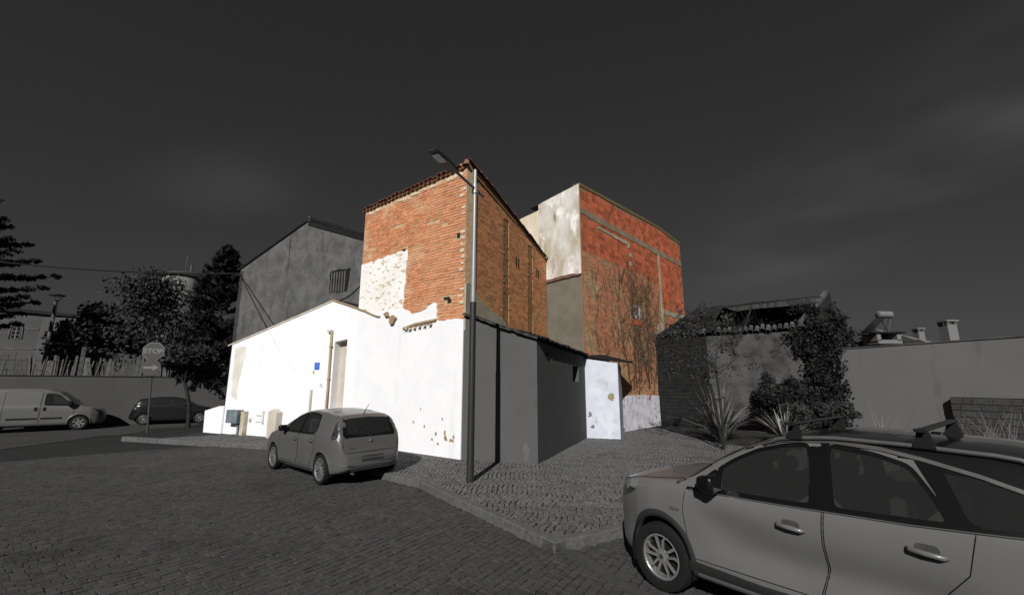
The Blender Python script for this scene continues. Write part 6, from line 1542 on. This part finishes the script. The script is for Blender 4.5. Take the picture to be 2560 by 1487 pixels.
mb = MB(); mb.prism([ev+dd_*1.02,pk+dd_*.62,FQ.p(LQ+.1,.1,zE-.2)],(0,0,.10)); mb.build('side_slope', M_g_rubble, ruin)
mb = MB(); mb.tube([FQ.p(sL0,RDG,ridge-.04),FQ.p(LQ,RDG,ridge+.02)], .085, 7); mb.build('ridge_beam', M_g_beam, rroof)
mb = MB(); FQ.prism(mb, [(s_r-4.0,ridge-.10),(s_r-3.6,ridge-.34),(s_r-2.9,ridge-.28),(s_r-.1,ridge-.30),(s_r-.1,ridge+.0)], RDG+.2, RDG+.12); mb.build('fascia_board', M_g_wood, rroof)
for s in np.arange(sL0+.1,LQ-.2,.62):
    mb = MB(); a_, b_ = FQ.p(s,RDG-.05,ridge-.1), FQ.p(s,BK+.3,zE-.05); mb.tube([a_,b_],.055,5); mb.build('rafter', M_g_beam, rroof)
for s in (sA+2.6,):
    mb = MB(); mb.tube([FQ.p(s,RDG,ridge-.1),FQ.p(s+rr_.normal(0,.2),-.1,zE+.05)],.05,5); mb.build('rafter', M_g_beam, rroof)
tgl = tile_mesh('roof_tile', M_g_tilel); slq = FQ.N*-1.0+np.array([0,0,(ridge-zE)/abs(RDG)]); 
for s in np.arange(sA-.9, LQ-.1, .23):
    if rr_.random() < .92: place_tile(tgl if rr_.random() < .6 else tg, FQ.p(s,.18+rr_.normal(0,.03),zE-.06+rr_.normal(0,.025)), slq, rroof, sc=rr_.uniform(.9,1.1), roll=rr_.normal(0,.1))
    if rr_.random() < .6: place_tile(tgd, FQ.p(s+.11,.10,zE-.05), slq, rroof, flip=True)
for s in np.arange(s_r-3.2, s_r-.2, .21): 
    if rr_.random() < .85: place_tile(tgd, FQ.p(s,RDG+.12,ridge+.02+rr_.normal(0,.02)), -slq*[1,1,-1]*-1, rroof, sc=.9, roll=rr_.normal(0,.2))
mb = MB(); FQ.box(mb, q_on(2008,955)[0]-.08,q_on(2008,955)[0]+.08,-.02,.01,q_on(2008,955)[1]-.1,q_on(2008,955)[1]+.1); mb.build('vent', M_hole, rw2)
# ivy on the right end of the ruin
ivy = empty('ivy', tuple(FQ.p(LQ-.8,.3,0))); tag(ivy, 'thick ivy climbing over the right end of the ruined house', 'ivy')
parts = []
for k in range(120):
    z = rr_.uniform(.2,zE+.9); wd_ = np.interp(z,[0,1.5,3,zE,zE+.9],[1.6,.9,1.3,1.8,1.4]); s = LQ-.25+rr_.uniform(-.85,.35)*wd_
    o_ = .12+rr_.random()*.25 if z < zE else rr_.uniform(-.9,.3)
    parts.append(leaves(FQ.p(s,o_,z),(.30,.30,.30),60,.085,rr_,aspect=1.3,shell=0,droop=.4))
for k in range(24):
    p0 = FQ.p(LQ+rr_.uniform(-1.6,.7),.2,zE-rr_.uniform(-.5,1.2))
    for j in range(7): parts.append(leaves(p0+np.array([rr_.normal(0,.04),0,-.14*j]),(.08,.08,.08),9,.07,rr_,shell=0))
leaf_obj('foliage', parts, M_ivy, ivy)
mb = MB()
for k in range(7):
    s = LQ-.3+rr_.normal(0,.4); mb.tube([FQ.p(s+rr_.normal(0,.15)*t,.12,zE*t) for t in np.linspace(0,1,8)], .022, 4, cap=False)
mb.build('stem', M_bark, ivy, fix=False)
# overgrowth on the broken roof
og = empty('roof_weeds', tuple(FQ.p(2.6,-.8,zE))); tag(og, 'weedy bush growing out of the broken roof of the ruin', 'bush')
leaf_obj('foliage', [leaves(FQ.p(rr_.uniform(.6,4.6),rr_.uniform(-1.6,-.2),zE+rr_.uniform(-.2,.9)),(.28,.28,.3),34,.07,rr_,shell=0) for k in range(20)], M_dkleaf, og)
mb = MB()
for k in range(14):
    q = FQ.p(rr_.uniform(.6,4.6),-.8,zE-.3); tips = []; branchy(mb, q, (rr_.normal(0,.3),0,1), .8, .015, 1, rr_, tips)
mb.build('stem', M_bark, og, fix=False)
# boundary wall
Wp, Wq = np.array([13.5,17.7,0]), np.array([16.4,10.2,0]); FB2 = Frame(Wp, Wq-Wp, flip=True); LB2 = np.linalg.norm(Wq-Wp)
if FB2.N[0] > 0: FB2.N = -FB2.N
ztw0 = hgt(2115,869,Wp)
bw_ = empty('boundary_wall', tuple(FB2.p(LB2/2,0,0))); tag(bw_, 'high smooth grey boundary wall at the right behind the silver car', 'wall')
ztop2 = 3.42
mb = MB(); FB2.prism(mb, [(-.6,-.2),(LB2,-.2),(LB2,ztop2+.02),(-.6,ztop2)], 0, -.25); mb.build('wall_body', M_g_rwall, bw_)
mb = MB(); FB2.prism(mb, [(-.6,ztop2),(LB2,ztop2+.02),(LB2,ztop2+.06),(-.6,ztop2+.04)], .03, -.3); mb.build('coping', M_g_gable, bw_)
sb0 = 3.1
lowb = empty('block_wall', tuple(FB2.p(sb0+2,.2,0))); tag(lowb, 'low wall of bare grey blocks at the foot of the boundary wall', 'wall')
mb = MB(); FB2.box(mb, sb0,LB2,.06,.20,0,1.62); lbw = mb.build('wall_body', M_g_rubble, lowb)
FBk = Frame(FB2.p(0,.20,0), FB2.U); FBk.N = FB2.N
lay_bricks(FBk, sb0, LB2, .0, 1.66, lambda s,z: s > -1, .48, .2, .014, .018, rr_, lbw, M_g_block, 300, name='block', pv=.2)
kb = MB(); FB2.box(kb, -.5, LB2, 1.0, 1.22, -.1, .30); kbo = kb.build('low_kerb_wall', M_g_kerb); tag(kbo, 'low pale kerb wall along the bed in front of the boundary wall', 'wall')
# house beyond with tiled roof
h0 = at(2100,869,24.0); h1 = at(2345,858,24.0)
rh = empty('tiled_house', (h0[0],h0[1],0)); tag(rh, 'house with ribbed tile roof and white chimney beyond the boundary wall', 'house')
fh = Frame((h0[0]-.6,h0[1]), (h1-h0), flip=True); lh = np.linalg.norm((h1-h0)[:2])+.6
ze, zr = hgt(2200,866,h0), hgt(2200,836,h0)
mb = MB(); fh.prism(mb, [(0,0),(lh,0),(lh,ze-.05),(0,ze-.05)], -.2, -5); mb.build('wall', M_g_wall, rh)
mb = MB(); mb.prism([fh.p(-.3,.1,ze-.1),fh.p(lh+.3,.1,ze-.1),fh.p(lh-1.1,-2.6,zr+.45),fh.p(-.3,-2.6,zr+.45)],(0,0,.05)); hr = mb.build('roof', M_g_tile, rh)
me_b = bpy.data.meshes.new('roof_tile'); 
tb = MB()
for k in range(7):
    a = math.pi*k/6; tb.v += [(.085*math.cos(a),0,.07*math.sin(a)),(.085*math.cos(a),1,.07*math.sin(a))]
tb.n = 14; tb.f = [(2*k,2*k+1,2*k+3,2*k+2) for k in range(6)]; rib = tb.mesh('tile_rib'); rib.materials.append(M_g_tile); rib.shade_smooth()
dirr = fh.N*-2.7+np.array([0,0,zr+.55-ze]); 
for s in np.arange(0,lh-.2,.30):
    k_ = min(1.0,(lh-s)/1.4+.12); y = Vector(dirr*k_); z = Vector((0,0,1)); L_ = y.length; y.normalize(); z = (z-y*z.dot(y)).normalized(); x = y.cross(z)
    inst('tile_rib', rib, mat3(x,y,z,fh.p(s,.12,ze-.03)) @ Matrix.Diagonal((1.3,L_,1.3,1)), hr)
mb = MB(); mb.tube([fh.p(lh-1.1,-2.6,zr+.52),fh.p(lh+.3,.1,ze)], .10, 6); mb.tube([fh.p(-.3,-2.6,zr+.5),fh.p(lh-1.1,-2.6,zr+.5)], .07, 6); mb.build('hip_ridge', M_g_rwall, hr)
def chimney(u0,u1,vt,vb,Y,name,label):
    a = at(u0,vb,Y); b = at(u1,vb,Y); t = hgt(u0,vt,a); wd_ = (b[0]-a[0]); e = empty(name,(a[0]+wd_/2,a[1],a[2])); tag(e,label,'chimney')
    c_ = np.array([a[0]+wd_/2,a[1],0]); mb = MB(); mb.box((c_[0],c_[1],(a[2]-1.0+t)/2),(wd_*.42,wd_*.42,(t-a[2]+1.0)/2)); mb.build('stack', M_g_rwall, e)
    mb = MB()
    for sx_ in (-1,1):
        for sy_ in (-1,1):
            mb = MB(); mb.box((c_[0]+sx_*wd_*.33,c_[1]+sy_*wd_*.33,t+.07),(.07,.07,.07)); mb.build('cap_leg', M_g_gable, e)
    mb = MB(); mb.box((c_[0],c_[1],t+.18),(wd_*.55,wd_*.55,.04)); mb.build('cap', M_g_rwall, e)
chimney(2362,2390,812,852,22.0,'chimney','tall white chimney with flat cap rising above the boundary wall')
chimney(2289,2307,829,838,27.0,'chimney','small flat capped chimney on the far tiled roof')
# solar water heater
sh = empty('solar_water_heater', tuple(at(2185,845,23.0))); tag(sh, 'solar water heater with tilted panel and white tank on the tiled roof', 'water heater')
Y0 = 23.0; pa, pb, pc, pd_ = at(2146,836,Y0), at(2172,834,Y0+1.0), at(2216,790,Y0+1.0), at(2192,793,Y0)
mb = MB(); mb.prism([pa,pb,pc,pd_],(0,.03,-.07)); mb.build('panel', mat('solar_panel',gr(46,1.1),gr(40,1.1),rough=.25,spec=.5), sh)
ta, tb_ = at(2193,786,Y0+.1), at(2228,787,Y0+.1); mb = MB(); dv = (tb_-ta)/np.linalg.norm(tb_-ta); mb.tube([ta,ta+dv*.03,tb_-dv*.03,tb_],[.14,.19,.19,.14],16); mb.build('tank', M_signw, sh, smooth=True, autosmooth=40)
mb = MB(); g0, g1 = at(2222,832,Y0+.1), at(2212,832,Y0+.8)
for a_,b_ in ((tb_,g0),(pc,g1),(at(2204,800,Y0),g0),(at(2222,796,Y0),at(2208,834,Y0)),(pa,g0)): mb.tube([a_,b_],.022,5)
mb.build('stand', M_poled, sh)
dm = empty('roof_dormer', tuple(at(2205,855,23.0))); tag(dm, 'small white walled dormer under the solar heater', 'dormer')
c_ = at(2206,856,23.2); mb = MB(); mb.box((c_[0],c_[1],c_[2]),(.62,.5,.10)); mb.box((c_[0]-.55,c_[1],c_[2]+.25),(.10,.5,.2)); mb.box((c_[0]+.5,c_[1],c_[2]+.25),(.10,.5,.2)); mb.build('parapet', M_g_rwall, dm)
mb = MB(); mb.box((c_[0],c_[1],c_[2]+.48),(.8,.6,.04)); mb.build('roof', M_g_tiled, dm)

# ------------------------------------------------------------------ planting on the right
def flax(name, label, pos, h, n, rng):
    root = empty(name, tuple(pos)); tag(root, label, 'plant'); V, F = [], []
    for k in range(n):
        a = rng.uniform(0,2*math.pi); lean = rng.uniform(.05,.95)**1.0; L = h*rng.uniform(.6,1.08); wd_ = rng.uniform(.018,.034)
        d = np.array([math.cos(a),math.sin(a),0]); sd = np.array([-d[1],d[0],0]); b = len(V); p = np.array(pos)+d*rng.uniform(0,.12)
        for i in range(6):
            t = i/5; q = p+d*L*(lean*t*.75+.35*lean*t*t)+np.array([0,0,L*(t*(1-.25*lean)-.45*lean*lean*t*t)]); ww = wd_*(1-t**2.2)*(.6+.8*min(1,t*4))+.002
            V += [q-sd*ww, q+sd*ww]
        F += [(b+2*i,b+2*i+1,b+2*i+3,b+2*i+2) for i in range(5)]
    bulk('blades', np.array(V), np.array(F), M_blade, root); return root
p = G(1805,1102,.05); flax('flax_plant','large spiky flax clump with long pale blades beside the wooden stake',p,2.1,130,rr_)
p = G(1965,1108,.05); flax('flax_plant','smaller spiky flax clump behind the bonnet of the silver car',p,1.35,80,rr_)
p = at(1940,1085,17.0); 
def bush(name, label, c, rad, n, m, size, rng, k=16):
    root = empty(name, (c[0],c[1],.05)); tag(root, label, 'bush'); parts = []
    for i in range(k):
        d = rng.normal(0,1,3); d /= np.linalg.norm(d); d[2] = abs(d[2])*1.1-.15; parts.append(leaves(np.array(c)+d*np.array(rad)*rng.uniform(.35,.95),np.array(rad)*.30,n//k,size,rng,shell=0))
    leaf_obj('foliage', parts, m, root); mb = MB(); tips = []
    for i in range(5): branchy(mb, (c[0],c[1],0), (rng.normal(0,.5),rng.normal(0,.5),1), c[2]*.8, .03, 1, rng, tips)
    mb.build('stem', M_bark, root, fix=False)
q = at(1950,1000,18.2); bush('garden_bush','rounded dark bush in front of the ruined house wall',(q[0],q[1],q[2]-.1),(1.35,.9,1.15),5200,M_ivy,.075,rr_,k=30)
q = at(2090,1040,16.6); bush('garden_bush','low dark bush at the foot of the ivy',(q[0],q[1],q[2]),(.9,.7,.6),2400,M_leaf,.07,rr_,k=20)
q = at(1990,1040,17.0); bush('garden_bush','pale leaved shrub between the bush and the ivy',(q[0],q[1],q[2]),(.7,.5,.5),1500,M_leafl,.07,rr_,k=12)
# thin tree with stake
p = G(1812,1118,.05); tt = empty('young_tree', tuple(p)); tag(tt, 'thin sparse young tree rising from the flax in front of the ruin', 'tree')
mb = MB(); tips = []; zf = 2.6; mb.tube([p,p+np.array([.0,.05,1.3]),p+np.array([-.02,.1,zf])],[.04,.035,.03],6,cap=False)
for k in range(6): branchy(mb, p+np.array([-.02,.1,zf-.15*k*.6]), (rr_.normal(0,.55)+.15*(-1)**k,rr_.normal(0,.4),1), 1.05, .018, 2, rr_, tips, spread=.45)
mb.build('trunk', M_bark, tt, fix=False, smooth=True)
leaf_obj('crown', [leaves(t,(.22,.22,.2),7,.06,rr_,shell=0) for t in tips]+[leaves(p+np.array([rr_.normal(-.6,.8),.2,2.9+rr_.normal(0,.6)]),(.3,.3,.3),24,.05,rr_,shell=0) for k in range(26)], M_leaf, tt)
stk = empty('tree_stake', tuple(p+np.array([-.16,-.1,0]))); tag(stk, 'leaning wooden stake holding the young tree', 'stake')
mb = MB(); mb.tube([p+np.array([-.1,-.12,-.05]),p+np.array([-.34,-.12,2.0])],.045,8); mb.build('pole', M_g_beam, stk); mb = MB(); mb.tube([p+np.array([-.28,-.12,1.5]),p+np.array([.05,.05,1.5])],.02,5); mb.build('tie', M_cable, stk)
for (u_,v_,Y_,n_,lab) in ((2470,1050,11.2,80,'tuft of tall dry grass against the block wall'),(2215,1040,13.5,26,'few dry grass stalks by the low kerb wall')):
    q = at(u_,v_,Y_); g = empty('dry_grass', (q[0],q[1],.0)); tag(g, lab, 'grass'); V, F = [], []
    for k in range(n_):
        b = np.array([q[0]+rr_.normal(0,.45),q[1]+rr_.normal(0,.3),0]); a = rr_.uniform(0,6.28); L = rr_.uniform(.6,1.5); dl = np.array([math.cos(a),math.sin(a),0])*L*rr_.uniform(.1,.5); i0 = len(V)
        for t in (0,.4,.75,1.0):
            c_ = b+dl*t*t+np.array([0,0,L*t]); w_ = .007*(1-t)+.002; V += [c_-np.array([w_,0,0]),c_+np.array([w_,0,0])]
        F += [(i0+2*i,i0+2*i+1,i0+2*i+3,i0+2*i+2) for i in range(3)]
    bulk('blades', np.array(V), np.array(F), M_blade, g)
# leaves and litter on the road under the hatchback side
